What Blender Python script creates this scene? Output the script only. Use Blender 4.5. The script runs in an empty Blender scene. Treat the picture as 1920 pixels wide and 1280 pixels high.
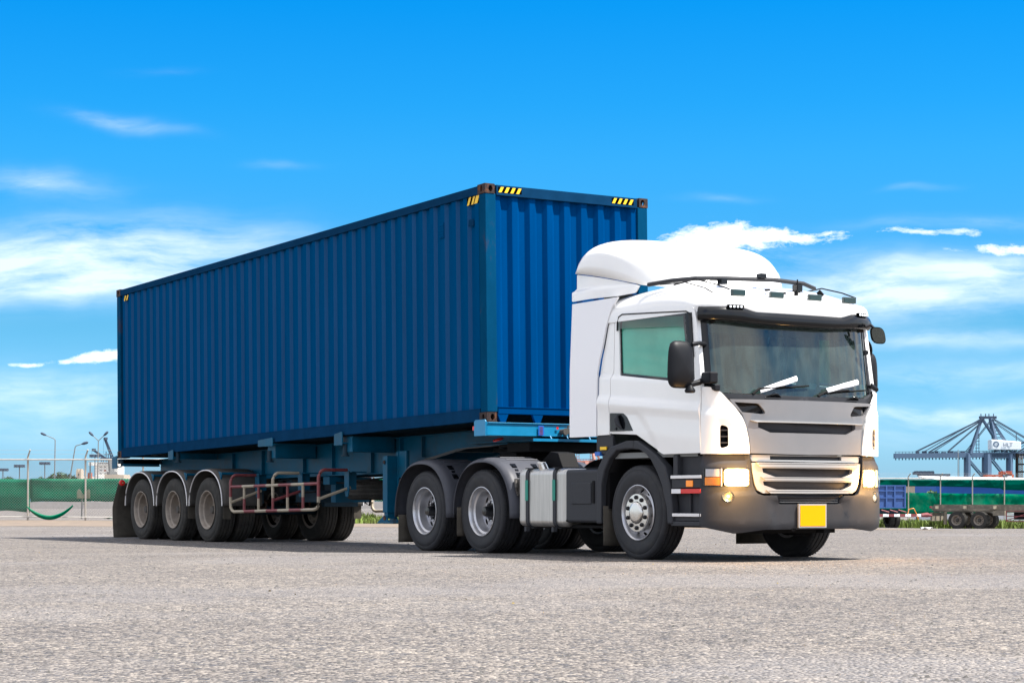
import bpy, bmesh, math, random
from math import sin, cos, pi, radians as R, sqrt, atan2
from mathutils import Vector, Matrix
from mathutils import noise as mnoise
random.seed(7)
sc = bpy.context.scene
COL = sc.collection

# ------------------------------------------------------------------ camera
TH = 0.5619                                   # heading of the truck against the line of sight
LAT = Vector((sin(TH), cos(TH), 0))           # to the right of the camera
DEP = Vector((-cos(TH), sin(TH), 0))          # away from the camera
CAM = LAT * 0.3016 - DEP * 24.4313 + Vector((0, 0, 0.6192))
FPX, HOR = 3782.4, 941.3
cam = bpy.data.cameras.new('camera'); co = bpy.data.objects.new('camera', cam); COL.objects.link(co)
co.location = CAM
co.rotation_euler = (R(90), 0, atan2(-DEP.x, DEP.y))
cam.sensor_width = 36; cam.lens = FPX * 36 / 1920; cam.shift_y = (HOR - 640) / 1920
cam.clip_start = 0.1; cam.clip_end = 12000
sc.camera = co

# ------------------------------------------------------------------ sky, sun, exposure
SUND = Vector((0.40, 0.36, 1.0)).normalized()
SUN_EL = math.asin(SUND.z); SUN_AZ = atan2(SUND.x, SUND.y)
sun = bpy.data.lights.new('sun', 'SUN'); so = bpy.data.objects.new('sun', sun); COL.objects.link(so)
sun.energy = 4.8; sun.angle = R(0.6); sun.color = (1.0, 0.95, 0.88)
so.rotation_euler = SUND.to_track_quat('Z', 'Y').to_euler()
so.location = (0, 0, 40)
sc.view_settings.view_transform = 'Standard'; sc.view_settings.look = 'None'
sc.view_settings.gamma = 1; sc.view_settings.use_curve_mapping = False
sc.view_settings.exposure = 1.15

w = bpy.data.worlds.new('World'); sc.world = w; w.use_nodes = True
nt = w.node_tree; N = nt.nodes; L = nt.links; N.clear()
def nd(t, **k):
    n = N.new(t)
    for a, b in k.items(): setattr(n, a, b)
    return n
def mth(op, a, b=None, c=None, clamp=False):
    n = N.new('ShaderNodeMath'); n.operation = op; n.use_clamp = clamp
    for i, v in enumerate((a, b, c)):
        if v is None: continue
        if isinstance(v, (int, float)): n.inputs[i].default_value = v
        else: L.new(v, n.inputs[i])
    return n.outputs[0]
def dotn(vec, d):
    n = N.new('ShaderNodeVectorMath'); n.operation = 'DOT_PRODUCT'
    L.new(vec, n.inputs[0]); n.inputs[1].default_value = d
    return n.outputs['Value']
tc = nd('ShaderNodeTexCoord'); DIR = tc.outputs['Generated']
sky = nd('ShaderNodeTexSky', sky_type='NISHITA', sun_disc=False)
sky.sun_elevation = SUN_EL; sky.sun_rotation = SUN_AZ
sky.air_density = 1.0; sky.dust_density = 0.6; sky.ozone_density = 3.0; sky.altitude = 0
u = dotn(DIR, tuple(LAT)); v = dotn(DIR, (0, 0, 1)); dd = dotn(DIR, tuple(DEP))
hz_ = mth('MAXIMUM', v, 0.0)
# colour of the air: deep azure high up, pale at the horizon, the same all round
ramp = nd('ShaderNodeValToRGB'); L.new(mth('MULTIPLY', hz_, 1.0), ramp.inputs[0])
cr = ramp.color_ramp; K = 1 / 1.52
stops = ((0.0, (0.56, 0.96, 1.60)), (0.03, (0.44, 0.90, 1.45)), (0.085, (0.265, 0.735, 1.07)), (0.13, (0.17, 0.76, 1.18)), (0.167, (0.11, 0.80, 1.25)), (0.193, (0.06, 0.785, 1.28)), (0.24, (0.012, 0.75, 1.32)), (0.5, (0.10, 0.74, 1.25)), (1.0, (0.3, 0.8, 1.15)))
cr.elements[0].position = 0; cr.elements[1].position = 1
for k_, (p, c) in enumerate(stops):
    e = cr.elements[0] if k_ == 0 else cr.elements[-1] if k_ == len(stops) - 1 else cr.elements.new(p)
    e.color = (c[0] * K, c[1] * K, c[2] * K, 1)
mul = nd('ShaderNodeMix', data_type='RGBA', blend_type='MULTIPLY'); mul.inputs[0].default_value = 1.0
L.new(sky.outputs[0], mul.inputs[6]); L.new(ramp.outputs[0], mul.inputs[7])
# clouds by direction
ds = mth('MAXIMUM', dd, 0.15)
s_ = mth('DIVIDE', u, ds); t_ = mth('DIVIDE', v, ds)
cmb = nd('ShaderNodeCombineXYZ'); L.new(s_, cmb.inputs[0]); L.new(t_, cmb.inputs[1])
wv = nd('ShaderNodeTexNoise'); wv.inputs['Scale'].default_value = 12; wv.inputs['Detail'].default_value = 4
L.new(cmb.outputs[0], wv.inputs['Vector'])
wsep = nd('ShaderNodeSeparateXYZ'); L.new(wv.outputs['Color'], wsep.inputs[0])
s2 = mth('ADD', s_, mth('MULTIPLY', mth('SUBTRACT', wsep.outputs[0], .5), .05))
t2 = mth('ADD', t_, mth('MULTIPLY', mth('SUBTRACT', wsep.outputs[1], .5), .022))
cm2 = nd('ShaderNodeCombineXYZ'); L.new(mth('MULTIPLY', s2, 9), cm2.inputs[0]); L.new(mth('MULTIPLY', t2, 44), cm2.inputs[1])
n1 = nd('ShaderNodeTexNoise'); n1.inputs['Scale'].default_value = 1.4; n1.inputs['Detail'].default_value = 10; n1.inputs['Roughness'].default_value = .62
L.new(cm2.outputs[0], n1.inputs['Vector'])
cm3 = nd('ShaderNodeCombineXYZ'); L.new(mth('MULTIPLY', s2, 42), cm3.inputs[0]); L.new(mth('MULTIPLY', t2, 95), cm3.inputs[1])
n2 = nd('ShaderNodeTexNoise'); n2.inputs['Scale'].default_value = 2.3; n2.inputs['Detail'].default_value = 12; n2.inputs['Roughness'].default_value = .66
L.new(cm3.outputs[0], n2.inputs['Vector'])
def blob(px, py, rx, ry, amp, slope=0.0):
    a = mth('SUBTRACT', s2, (px - 960) / FPX); b = mth('SUBTRACT', t2, (HOR - py) / FPX)
    if slope: b = mth('ADD', b, mth('MULTIPLY', a, slope))
    a = mth('DIVIDE', a, rx / FPX); b = mth('DIVIDE', b, ry / FPX)
    q = mth('ADD', mth('MULTIPLY', a, a), mth('MULTIPLY', b, b))
    return mth('MULTIPLY', mth('EXPONENT', mth('MULTIPLY', q, -1)), amp)
def addup(lst):
    r = lst[0]
    for x in lst[1:]: r = mth('ADD', r, x)
    return r
soft = addup([blob(60, 480, 340, 50, 1.2), blob(120, 540, 350, 34, 1.1), blob(350, 470, 180, 50, .6), blob(228, 222, 80, 12, .62, .20), blob(90, 340, 120, 26, .62, .1),
              blob(60, 730, 190, 42, .85), blob(1560, 555, 280, 50, .65), blob(1840, 512, 260, 34, 1.15), blob(1700, 560, 240, 34, .8), blob(1790, 768, 240, 18, .85), blob(1700, 800, 260, 30, .3), blob(60, 800, 200, 30, .25),
              blob(1800, 640, 220, 16, .6), blob(1780, 700, 280, 24, .55), blob(520, 303, 60, 8, .17), blob(1340, 368, 70, 7, .22), blob(1715, 354, 50, 6, .22),
              blob(1440, 475, 120, 14, .6), blob(300, 130, 60, 8, .08), blob(1850, 420, 220, 12, .3)])
hard = addup([blob(197, 666, 38, 14, 1.15), blob(150, 669, 30, 10, 1.05), blob(112, 673, 26, 6, .9), blob(38, 677, 36, 5, 1.0), blob(1375, 440, 125, 26, 1.3), blob(1290, 458, 90, 20, 1.0), blob(1520, 440, 110, 12, .8), blob(1750, 439, 70, 8, 1.0), blob(1880, 470, 110, 15, 1.1), blob(1600, 430, 60, 6, .4)])
m1 = mth('MULTIPLY', soft, mth('SMOOTH_MAX', mth('MULTIPLY', mth('SUBTRACT', n1.outputs[0], .31), 2.5), 0.0, .1))
m2 = mth('MULTIPLY', mth('SUBTRACT', mth('ADD', hard, mth('MULTIPLY', mth('SUBTRACT', n2.outputs[0], .5), 2.6)), .50), 1.2, clamp=True)
m2 = mth('MULTIPLY', m2, mth('MULTIPLY', hard, 1.7, clamp=True))
m2 = mth('MULTIPLY', m2, mth('ADD', .45, mth('MULTIPLY', n1.outputs[0], .75)))
front = mth('MULTIPLY', mth('SUBTRACT', dd, .35), 4, clamp=True)
mview = mth('MULTIPLY', mth('MAXIMUM', mth('MULTIPLY', mth('MINIMUM', m1, .92), .50), m2), front)
# clouds over the unseen rest of the sky, thickened to add fill light
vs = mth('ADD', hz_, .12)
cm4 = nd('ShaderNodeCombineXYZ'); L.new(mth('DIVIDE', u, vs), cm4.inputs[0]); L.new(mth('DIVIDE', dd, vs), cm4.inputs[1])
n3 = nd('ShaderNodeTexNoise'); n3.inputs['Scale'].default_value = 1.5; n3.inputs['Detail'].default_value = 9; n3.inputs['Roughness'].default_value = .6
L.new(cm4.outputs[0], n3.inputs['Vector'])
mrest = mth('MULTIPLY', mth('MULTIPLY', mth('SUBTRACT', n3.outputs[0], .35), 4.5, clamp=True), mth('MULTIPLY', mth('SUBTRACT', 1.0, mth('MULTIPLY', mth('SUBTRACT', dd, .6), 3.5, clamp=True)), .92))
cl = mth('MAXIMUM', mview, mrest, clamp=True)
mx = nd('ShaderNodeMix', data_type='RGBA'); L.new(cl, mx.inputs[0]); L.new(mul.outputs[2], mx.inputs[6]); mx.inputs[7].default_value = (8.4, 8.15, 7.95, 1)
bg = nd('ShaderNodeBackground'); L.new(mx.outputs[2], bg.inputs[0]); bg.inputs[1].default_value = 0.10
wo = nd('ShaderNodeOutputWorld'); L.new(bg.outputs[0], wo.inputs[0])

# ------------------------------------------------------------------ materials
def mat(name, col, rough=.5, metal=0.0, coat=0.0, spec=.5, var=0.0, vscale=3.0, stretch=(1, 1, 1), dirt=None, dirt_amt=0.0, dirt_scale=2.0, bump=0.0, bscale=60, emit=None, estr=0, alpha=1.0, dthr=.5):
    m = bpy.data.materials.new(name); m.use_nodes = True; t = m.node_tree; b = t.nodes['Principled BSDF']
    b.inputs['Base Color'].default_value = (*col, 1); b.inputs['Roughness'].default_value = rough
    b.inputs['Metallic'].default_value = metal; b.inputs['Coat Weight'].default_value = coat; b.inputs['Coat Roughness'].default_value = .05
    b.inputs['Specular IOR Level'].default_value = spec
    if emit: b.inputs['Emission Color'].default_value = (*emit, 1); b.inputs['Emission Strength'].default_value = estr
    n = t.nodes; l = t.links
    tcn = mp = None
    if var or dirt or bump:
        tcn = n.new('ShaderNodeTexCoord'); mp = n.new('ShaderNodeMapping'); mp.inputs['Scale'].default_value = stretch
        l.new(tcn.outputs['Object'], mp.inputs[0])
    cur = None
    if var:
        a = n.new('ShaderNodeTexNoise'); a.inputs['Scale'].default_value = vscale; a.inputs['Detail'].default_value = 8; a.inputs['Roughness'].default_value = .65
        l.new(mp.outputs[0], a.inputs['Vector'])
        mr = n.new('ShaderNodeMapRange'); mr.inputs['From Min'].default_value = .25; mr.inputs['From Max'].default_value = .75
        mr.inputs['To Min'].default_value = 1 - var; mr.inputs['To Max'].default_value = 1 + var
        l.new(a.outputs[0], mr.inputs[0])
        x = n.new('ShaderNodeMix'); x.data_type = 'RGBA'; x.blend_type = 'MULTIPLY'; x.inputs[0].default_value = 1
        x.inputs[6].default_value = (*col, 1); l.new(mr.outputs[0], x.inputs[7]); cur = x.outputs[2]
        mr2 = n.new('ShaderNodeMapRange'); mr2.inputs['To Min'].default_value = max(rough - .12, .02); mr2.inputs['To Max'].default_value = min(rough + .12, 1)
        l.new(a.outputs[0], mr2.inputs[0]); l.new(mr2.outputs[0], b.inputs['Roughness'])
    if dirt:
        a = n.new('ShaderNodeTexNoise'); a.inputs['Scale'].default_value = dirt_scale; a.inputs['Detail'].default_value = 10; a.inputs['Roughness'].default_value = .7
        l.new(mp.outputs[0], a.inputs['Vector'])
        mr = n.new('ShaderNodeMapRange'); mr.inputs['From Min'].default_value = dthr; mr.inputs['From Max'].default_value = dthr + .16; mr.inputs['To Max'].default_value = dirt_amt
        l.new(a.outputs[0], mr.inputs[0])
        x = n.new('ShaderNodeMix'); x.data_type = 'RGBA'; l.new(mr.outputs[0], x.inputs[0])
        if cur is None: x.inputs[6].default_value = (*col, 1)
        else: l.new(cur, x.inputs[6])
        x.inputs[7].default_value = (*dirt, 1); cur = x.outputs[2]
    if cur is not None: l.new(cur, b.inputs['Base Color'])
    if bump:
        a = n.new('ShaderNodeTexNoise'); a.inputs['Scale'].default_value = bscale; a.inputs['Detail'].default_value = 4
        l.new(tcn.outputs['Object'], a.inputs['Vector'])
        bp = n.new('ShaderNodeBump'); bp.inputs['Strength'].default_value = bump; bp.inputs['Distance'].default_value = .01
        l.new(a.outputs[0], bp.inputs['Height']); l.new(bp.outputs[0], b.inputs['Normal'])
    return m
def glass(name, tint, refl_rough=.02, ior=1.55, haze=0.0, hs=(2.2, 2.2, 1.6), hr=(.35, .7), hazecol=(.1, .12, .12), metalf=1.0):
    m = bpy.data.materials.new(name); m.use_nodes = True; t = m.node_tree; n = t.nodes; l = t.links; n.clear()
    tr = n.new('ShaderNodeBsdfTransparent'); tr.inputs[0].default_value = (*tint, 1)
    gl = n.new('ShaderNodeBsdfGlossy'); gl.inputs['Roughness'].default_value = refl_rough; gl.inputs[0].default_value = (metalf, metalf, metalf, 1)
    fr = n.new('ShaderNodeFresnel'); fr.inputs[0].default_value = ior
    base = tr.outputs[0]
    if haze:
        df = n.new('ShaderNodeBsdfDiffuse'); df.inputs[0].default_value = (*hazecol, 1)
        mh = n.new('ShaderNodeMixShader'); mh.inputs[0].default_value = haze
        tn = n.new('ShaderNodeTexCoord'); mp = n.new('ShaderNodeMapping'); mp.inputs['Scale'].default_value = hs; l.new(tn.outputs['Object'], mp.inputs[0])
        nn = n.new('ShaderNodeTexNoise'); nn.inputs['Scale'].default_value = 1.6; nn.inputs['Detail'].default_value = 6; l.new(mp.outputs[0], nn.inputs['Vector'])
        mr = n.new('ShaderNodeMapRange'); mr.inputs['From Min'].default_value = hr[0]; mr.inputs['From Max'].default_value = hr[1]; mr.inputs['To Min'].default_value = haze * .55; mr.inputs['To Max'].default_value = haze
        l.new(nn.outputs[0], mr.inputs[0]); l.new(mr.outputs[0], mh.inputs[0])
        l.new(tr.outputs[0], mh.inputs[1]); l.new(df.outputs[0], mh.inputs[2]); base = mh.outputs[0]
    mx = n.new('ShaderNodeMixShader'); l.new(fr.outputs[0], mx.inputs[0]); l.new(base, mx.inputs[1]); l.new(gl.outputs[0], mx.inputs[2])
    o = n.new('ShaderNodeOutputMaterial'); l.new(mx.outputs[0], o.inputs[0])
    return m
M = {}
M['white'] = mat('white_paint', (.80, .80, .79), .32, coat=.6, var=.02, vscale=2)
M['fairing'] = mat('fairing_white', (.80, .80, .82), .45, coat=.1)
M['silver'] = mat('silver_paint', (.20, .20, .21), .38, metal=.35, coat=.3, var=.05, vscale=3)
M['silverlight'] = mat('light_silver_paint', (.34, .34, .34), .36, metal=.25, coat=.3)
M['plastic'] = mat('dark_grey_plastic', (.036, .038, .044), .52, var=.12, vscale=5, bump=.05, bscale=400, spec=.15)
M['plasticg'] = mat('black_gloss_plastic', (.004, .005, .007), .15, spec=.35)
M['plasticm'] = mat('black_mirror_plastic', (.010, .011, .014), .45, spec=.15)
M['black'] = mat('matt_black', (.005, .005, .006), .7, spec=.15)
M['guard'] = mat('mudguard_plastic', (.062, .065, .078), .45, var=.15, vscale=4, spec=.15)
M['guardt'] = mat('trailer_mudguard', (.080, .075, .070), .7, var=.3, vscale=4, dirt=(.06, .052, .044), dirt_amt=.5, dirt_scale=3, spec=.15)
M['flap'] = mat('rubber_flap', (.065, .058, .048), .85, var=.35, vscale=5, dirt=(.07, .06, .048), dirt_amt=.6, dirt_scale=8, spec=.15)
M['tyre'] = mat('tyre_rubber', (.026, .027, .031), .62, var=.25, vscale=9, dirt=(.048, .046, .043), dirt_amt=.45, dirt_scale=6, bump=.08, bscale=120, spec=.2)
M['tyret'] = mat('dusty_tyre_rubber', (.036, .035, .033), .75, var=.3, vscale=7, dirt=(.07, .063, .055), dirt_amt=.6, dirt_scale=5, bump=.1, bscale=120, spec=.15)
M['rim'] = mat('silver_rim', (.48, .48, .50), .32, metal=.75, var=.1, vscale=8)
M['hub'] = mat('polished_hub', (.62, .60, .57), .22, metal=.95, var=.08, vscale=10)
M['rimt'] = mat('dusty_brown_rim', (.25, .21, .175), .6, metal=.15, var=.25, vscale=8, dirt=(.36, .32, .27), dirt_amt=.5, dirt_scale=6)
M['alu'] = mat('aluminium_tank', (.46, .45, .43), .36, metal=.75, var=.22, vscale=5, stretch=(7, 1, .35))
M['step'] = mat('step_aluminium', (.70, .68, .68), .4, metal=.5)
M['trailer'] = mat('teal_blue_trailer_paint', (.0, .080, .155), .5, var=.22, vscale=3, dirt=(.03, .045, .05), dirt_amt=.45, dirt_scale=2.2, spec=.15)
M['cyan'] = mat('cyan_bolster_paint', (.001, .20, .40), .42, var=.15, vscale=4, dirt=(.08, .10, .10), dirt_amt=.5, dirt_scale=7, dthr=.6)
M['tdark'] = mat('dark_trailer_steel', (.012, .032, .050), .6, var=.3, vscale=4, spec=.15)
M['cont'] = mat('container_blue', (.0, .056, .165), .7, spec=.0, var=.08, vscale=1.2, stretch=(2.2, 2.2, .35), dirt=(.004, .055, .15), dirt_amt=.35, dirt_scale=1.2, bump=.03, bscale=14)
M['contc'] = mat('pale_container_blue', (.008, .068, .185), .7, spec=.1, var=.15, vscale=1.5, stretch=(2, 2, .3))  # slightly paler blue for the rib slopes that face the front end
M['contf'] = mat('container_blue_front', (.0, .046, .170), .7, spec=.0, var=.12, vscale=1.5, stretch=(1, 2.2, .35), bump=.03, bscale=14)
M['rail'] = mat('container_rail_blue', (.005, .036, .092), .55, var=.18, vscale=4, dirt=(.05, .025, .018), dirt_amt=.5, dirt_scale=7, dthr=.62, spec=.0)
M['post'] = mat('container_post_blue', (.002, .052, .125), .55, var=.18, vscale=4, stretch=(1, 1, .4), dirt=(.06, .028, .018), dirt_amt=.75, dirt_scale=4, dthr=.56, spec=.0)
M['cast'] = mat('rusty_casting', (.035, .026, .026), .75, var=.35, vscale=12, dirt=(.16, .065, .03), dirt_amt=.9, dirt_scale=9, dthr=.5, spec=.15)
M['yellow'] = mat('yellow_tape', (.85, .52, .01), .5, var=.06, vscale=10)
M['blk'] = mat('black_tape', (.003, .003, .003), 1.0, spec=.0)
M['red'] = mat('faded_red_paint', (.17, .028, .035), .55, var=.2, vscale=12, dirt=(.2, .12, .1), dirt_amt=.4, dirt_scale=14)
M['cream'] = mat('cream_paint', (.34, .29, .215), .55, var=.15, vscale=12, dirt=(.14, .11, .08), dirt_amt=.6, dirt_scale=16, dthr=.58)
M['reflred'] = mat('red_reflector', (.6, .015, .012), .25)
M['reflwhite'] = mat('white_reflector', (.7, .7, .72), .3)
M['amber'] = mat('amber_lens', (.75, .20, .01), .25, emit=(1, .35, .03), estr=.12)
M['plate'] = mat('yellow_number_plate', (.95, .34, .0), .6, spec=.1)
M['green'] = mat('green_strap_tape', (.0, .22, .16), .5)
M['greenlamp'] = mat('dark_green_lamp', (.003, .022, .022), .3, coat=.4)
M['paper'] = mat('white_paper', (.82, .82, .85), .8, var=.05, vscale=20)
M['dash'] = mat('dashboard_plastic', (.075, .095, .095), .7, var=.1)
M['seat'] = mat('seat_fabric', (.10, .11, .115), .9, var=.2, vscale=9)
M['curtain'] = mat('cab_curtain', (.16, .19, .18), .9, var=.3, vscale=3, stretch=(8, 8, .4))
M['trim'] = mat('cab_lining', (.20, .21, .21), .85)
M['blueplug'] = mat('blue_connector', (.01, .12, .5), .4)
M['win'] = glass('side_window_glass', (.45, .92, .74), ior=1.5, haze=.85, hs=(.8, .8, .8), hr=(.3, .7), hazecol=(.10, .48, .35))  # turquoise haze in the glass stands in for reflected sky and bright curtain
M['wsh'] = glass('windscreen_glass', (.42, .68, .63), ior=1.6, haze=.55, hs=(5.5, 5.5, 2.6), hr=(.36, .64), hazecol=(.055, .088, .086))  # mottled haze painted into the pane in place of reflected clouds
M['smoke'] = glass('smoked_visor_plastic', (.50, .60, .60), ior=1.5)
M['clear'] = glass('headlamp_lens', (.92, .92, .92), ior=1.3)
M['mirror'] = mat('mirror_glass', (.05, .07, .07), .06, metal=.6, coat=1)
M['refl'] = mat('lamp_reflector', (.9, .82, .62), .18, metal=1)
M['lamp'] = mat('lit_headlamp', (1, 1, 1), .5, emit=(1.0, .74, .40), estr=14)
M['lamp2'] = mat('lit_lamp_surround', (1, .9, .7), .5, emit=(1.0, .56, .18), estr=.62)
M['led'] = mat('led_spot', (.8, .85, .9), .2, emit=(.8, .9, 1), estr=.35)

# ------------------------------------------------------------------ mesh helpers
WM = {}
def props(o, label=None, cat=None, group=None, kind=None):
    if label: o['label'] = label
    if cat: o['category'] = cat
    if group: o['group'] = group
    if kind: o['kind'] = kind
    return o
def thing(name, loc, label, cat, group=None, rot=None):
    o = bpy.data.objects.new(name, None); COL.objects.link(o); o.location = loc; o.empty_display_size = .2
    if rot: o.rotation_euler = rot
    return props(o, label, cat, group)
def setm(me, m):
    for x in (m if isinstance(m, (list, tuple)) else [m]): me.materials.append(M[x] if isinstance(x, str) else x)
class MB:
    def __init__(s): s.b = bmesh.new(); s.mi = 0
    def face(s, vs):
        try:
            f = s.b.faces.new(vs); f.material_index = s.mi; return f
        except ValueError: return None
    def box(s, x0, x1, y0, y1, z0, z1, fn=None):
        p = [(x0, y0, z0), (x1, y0, z0), (x1, y1, z0), (x0, y1, z0), (x0, y0, z1), (x1, y0, z1), (x1, y1, z1), (x0, y1, z1)]
        v = [s.b.verts.new(fn(*q) if fn else q) for q in p]
        for q in ((3, 2, 1, 0), (4, 5, 6, 7), (0, 1, 5, 4), (1, 2, 6, 5), (2, 3, 7, 6), (3, 0, 4, 7)): s.face([v[i] for i in q])
        return s
    def prism(s, pts, f0, f1):
        """pts 2-D, f0/f1 map (a,b)->3-D of the two ends"""
        n = len(pts); a = [s.b.verts.new(f0(*p)) for p in pts]; c = [s.b.verts.new(f1(*p)) for p in pts]
        s.face(a[::-1]); s.face(c)
        for i in range(n): s.face([a[i], a[(i + 1) % n], c[(i + 1) % n], c[i]])
        return s
    def py(s, pts, y0, y1): return s.prism(pts, lambda a, b: (a, y0, b), lambda a, b: (a, y1, b))
    def tube(s, pts, r, seg=8, caps=True):
        pts = [Vector(p) for p in pts]; rings = []
        for i, p in enumerate(pts):
            d = (pts[min(i + 1, len(pts) - 1)] - pts[max(i - 1, 0)]).normalized()
            up = Vector((0, 0, 1)) if abs(d.z) < .95 else Vector((1, 0, 0))
            e1 = d.cross(up).normalized(); e2 = d.cross(e1).normalized()
            rr = r[i] if isinstance(r, (list, tuple)) else r
            rings.append([s.b.verts.new(p + (e1 * cos(2 * pi * k / seg) + e2 * sin(2 * pi * k / seg)) * rr) for k in range(seg)])
        for a, c in zip(rings, rings[1:]):
            for k in range(seg): s.face([a[k], a[(k + 1) % seg], c[(k + 1) % seg], c[k]])
        if caps: s.face(rings[0][::-1]); s.face(rings[-1])
        return s
    def beam(s, p, q, w, h=None):
        """square bar"""
        h = h or w; p = Vector(p); q = Vector(q); d = (q - p).normalized()
        up = Vector((0, 0, 1)) if abs(d.z) < .95 else Vector((1, 0, 0))
        e1 = d.cross(up).normalized() * (w / 2); e2 = e1.cross(d).normalized() * (h / 2)
        v = [s.b.verts.new(c + a) for c in (p, q) for a in (e1 + e2, -e1 + e2, -e1 - e2, e1 - e2)]
        for f in ((3, 2, 1, 0), (4, 5, 6, 7), (0, 1, 5, 4), (1, 2, 6, 5), (2, 3, 7, 6), (3, 0, 4, 7)): s.face([v[i] for i in f])
        return s
    def lathe(s, prof, seg=64, c=(0, 0, 0), axis='Y', a0=0, a1=2 * pi):
        full = abs(a1 - a0 - 2 * pi) < 1e-6; n = seg if full else seg + 1; rings = []
        for (y, r) in prof:
            ring = []
            for k in range(n):
                a = a0 + (a1 - a0) * k / seg
                if axis == 'Y': p = (c[0] + r * cos(a), c[1] + y, c[2] + r * sin(a))
                elif axis == 'X': p = (c[0] + y, c[1] + r * cos(a), c[2] + r * sin(a))
                else: p = (c[0] + r * cos(a), c[1] + r * sin(a), c[2] + y)
                ring.append(s.b.verts.new(p))
            rings.append(ring)
        for a, b in zip(rings, rings[1:]):
            for k in range(seg): s.face([a[k], a[(k + 1) % n], b[(k + 1) % n], b[k]])
        return s
    def grid(s, fn, nu, nv, closed=False):
        g = [[s.b.verts.new(fn(i / nu, j / nv)) for j in range(nv + 1)] for i in range(nu + 1)]
        for i in range(nu):
            for j in range(nv): s.face([g[i][j], g[i + 1][j], g[i + 1][j + 1], g[i][j + 1]])
        return s
def finish(name, b, m, parent=None, bevel=0, seg=2, smooth=40, loc=None, local=False, recalc=True, solid=0, label=None, weld=False, kind=None, offset=-1):
    bm = b.b if isinstance(b, MB) else b
    if weld: bmesh.ops.remove_doubles(bm, verts=bm.verts, dist=1e-5)
    if recalc: bmesh.ops.recalc_face_normals(bm, faces=bm.faces)
    me = bpy.data.meshes.new(name); bm.to_mesh(me); bm.free(); setm(me, m)
    if smooth:
        for p in me.polygons: p.use_smooth = True
        me.set_sharp_from_angle(angle=R(smooth))
    o = bpy.data.objects.new(name, me); COL.objects.link(o)
    if parent is not None:
        o.parent = parent
        base = Vector((0, 0, 0)) if local else -wloc(parent)
        o.location = base + (Vector(loc) if loc else Vector((0, 0, 0)))
    elif loc: o.location = loc
    if solid:
        sm = o.modifiers.new('solid', 'SOLIDIFY'); sm.thickness = solid; sm.offset = offset
    if bevel:
        bv = o.modifiers.new('bevel', 'BEVEL'); bv.width = bevel; bv.segments = seg; bv.limit_method = 'ANGLE'; bv.angle_limit = R(35); bv.harden_normals = True
    if label: o['label'] = label
    if kind: o['kind'] = kind
    return o
def wloc(o):
    p = Vector(o.location)
    while o.parent: o = o.parent; p = p + o.location
    return p
def copy_tree(o, parent=None):
    c = o.copy(); COL.objects.link(c); c.parent = parent
    for ch in list(o.children): copy_tree(ch, c)
    return c
def rpoly(pts, n=6):
    """polygon with rounded corners; pts (x,y[,r])"""
    out = []; k = len(pts)
    for i in range(k):
        p = Vector(pts[i][:2]); r = pts[i][2] if len(pts[i]) > 2 else 0
        if r <= 0: out.append(tuple(p)); continue
        a = Vector(pts[i - 1][:2]) - p; c = Vector(pts[(i + 1) % k][:2]) - p
        la, lc = a.length, c.length; a.normalize(); c.normalize()
        ang = a.angle(c); d = min(r / math.tan(ang / 2), la * .49, lc * .49)
        p0 = p + a * d; p1 = p + c * d
        for j in range(n + 1):
            t = j / n; q = p0 * (1 - t) ** 2 + p * 2 * t * (1 - t) + p1 * t * t
            out.append(tuple(q))
    return out
def panel(name, outline, mapf, m, parent, holes=(), th=.02, du=.08, dv=None, out=None, bevel=.006, cuts=(), label=None, smooth=40, local=False, seg=2):
    bm = bmesh.new(); edges = []
    for loop in [outline] + list(holes):
        vs = [bm.verts.new((p[0], p[1], 0)) for p in loop]
        edges += [bm.edges.new((vs[i], vs[(i + 1) % len(vs)])) for i in range(len(vs))]
    bmesh.ops.triangle_fill(bm, edges=edges, use_beauty=True, use_dissolve=False, normal=(0, 0, 1))
    xs = [p[0] for p in outline]; ys = [p[1] for p in outline]
    pl = []
    if du:
        k = int((max(xs) - min(xs)) / du)
        pl += [((min(xs) + (max(xs) - min(xs)) * (i + 1) / (k + 1), 0), (1, 0)) for i in range(k)]
    if dv:
        k = int((max(ys) - min(ys)) / dv)
        pl += [((0, min(ys) + (max(ys) - min(ys)) * (i + 1) / (k + 1)), (0, 1)) for i in range(k)]
    pl += list(cuts)
    for (c, n_) in pl:
        bmesh.ops.bisect_plane(bm, geom=bm.verts[:] + bm.edges[:] + bm.faces[:], dist=1e-5, plane_co=(c[0], c[1], 0), plane_no=(n_[0], n_[1], 0))
    for v in bm.verts: v.co = mapf(v.co.x, v.co.y)
    bm.normal_update()
    if out is not None:
        sgn = sum(f.normal.dot(out(f.calc_center_median()) if callable(out) else Vector(out)) * f.calc_area() for f in bm.faces)
        if sgn < 0: bmesh.ops.reverse_faces(bm, faces=bm.faces)
    return finish(name, bm, m, parent, bevel=bevel, solid=th, recalc=False, label=label, smooth=smooth, local=local, seg=seg)
def ell(cx, cy, rx, ry, n=20): return [(cx + rx * cos(2 * pi * k / n), cy + ry * sin(2 * pi * k / n)) for k in range(n)]
def rect(x0, x1, y0, y1, r=0): return rpoly([(x0, y0, r), (x1, y0, r), (x1, y1, r), (x0, y1, r)]) if r else [(x0, y0), (x1, y0), (x1, y1), (x0, y1)]

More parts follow.
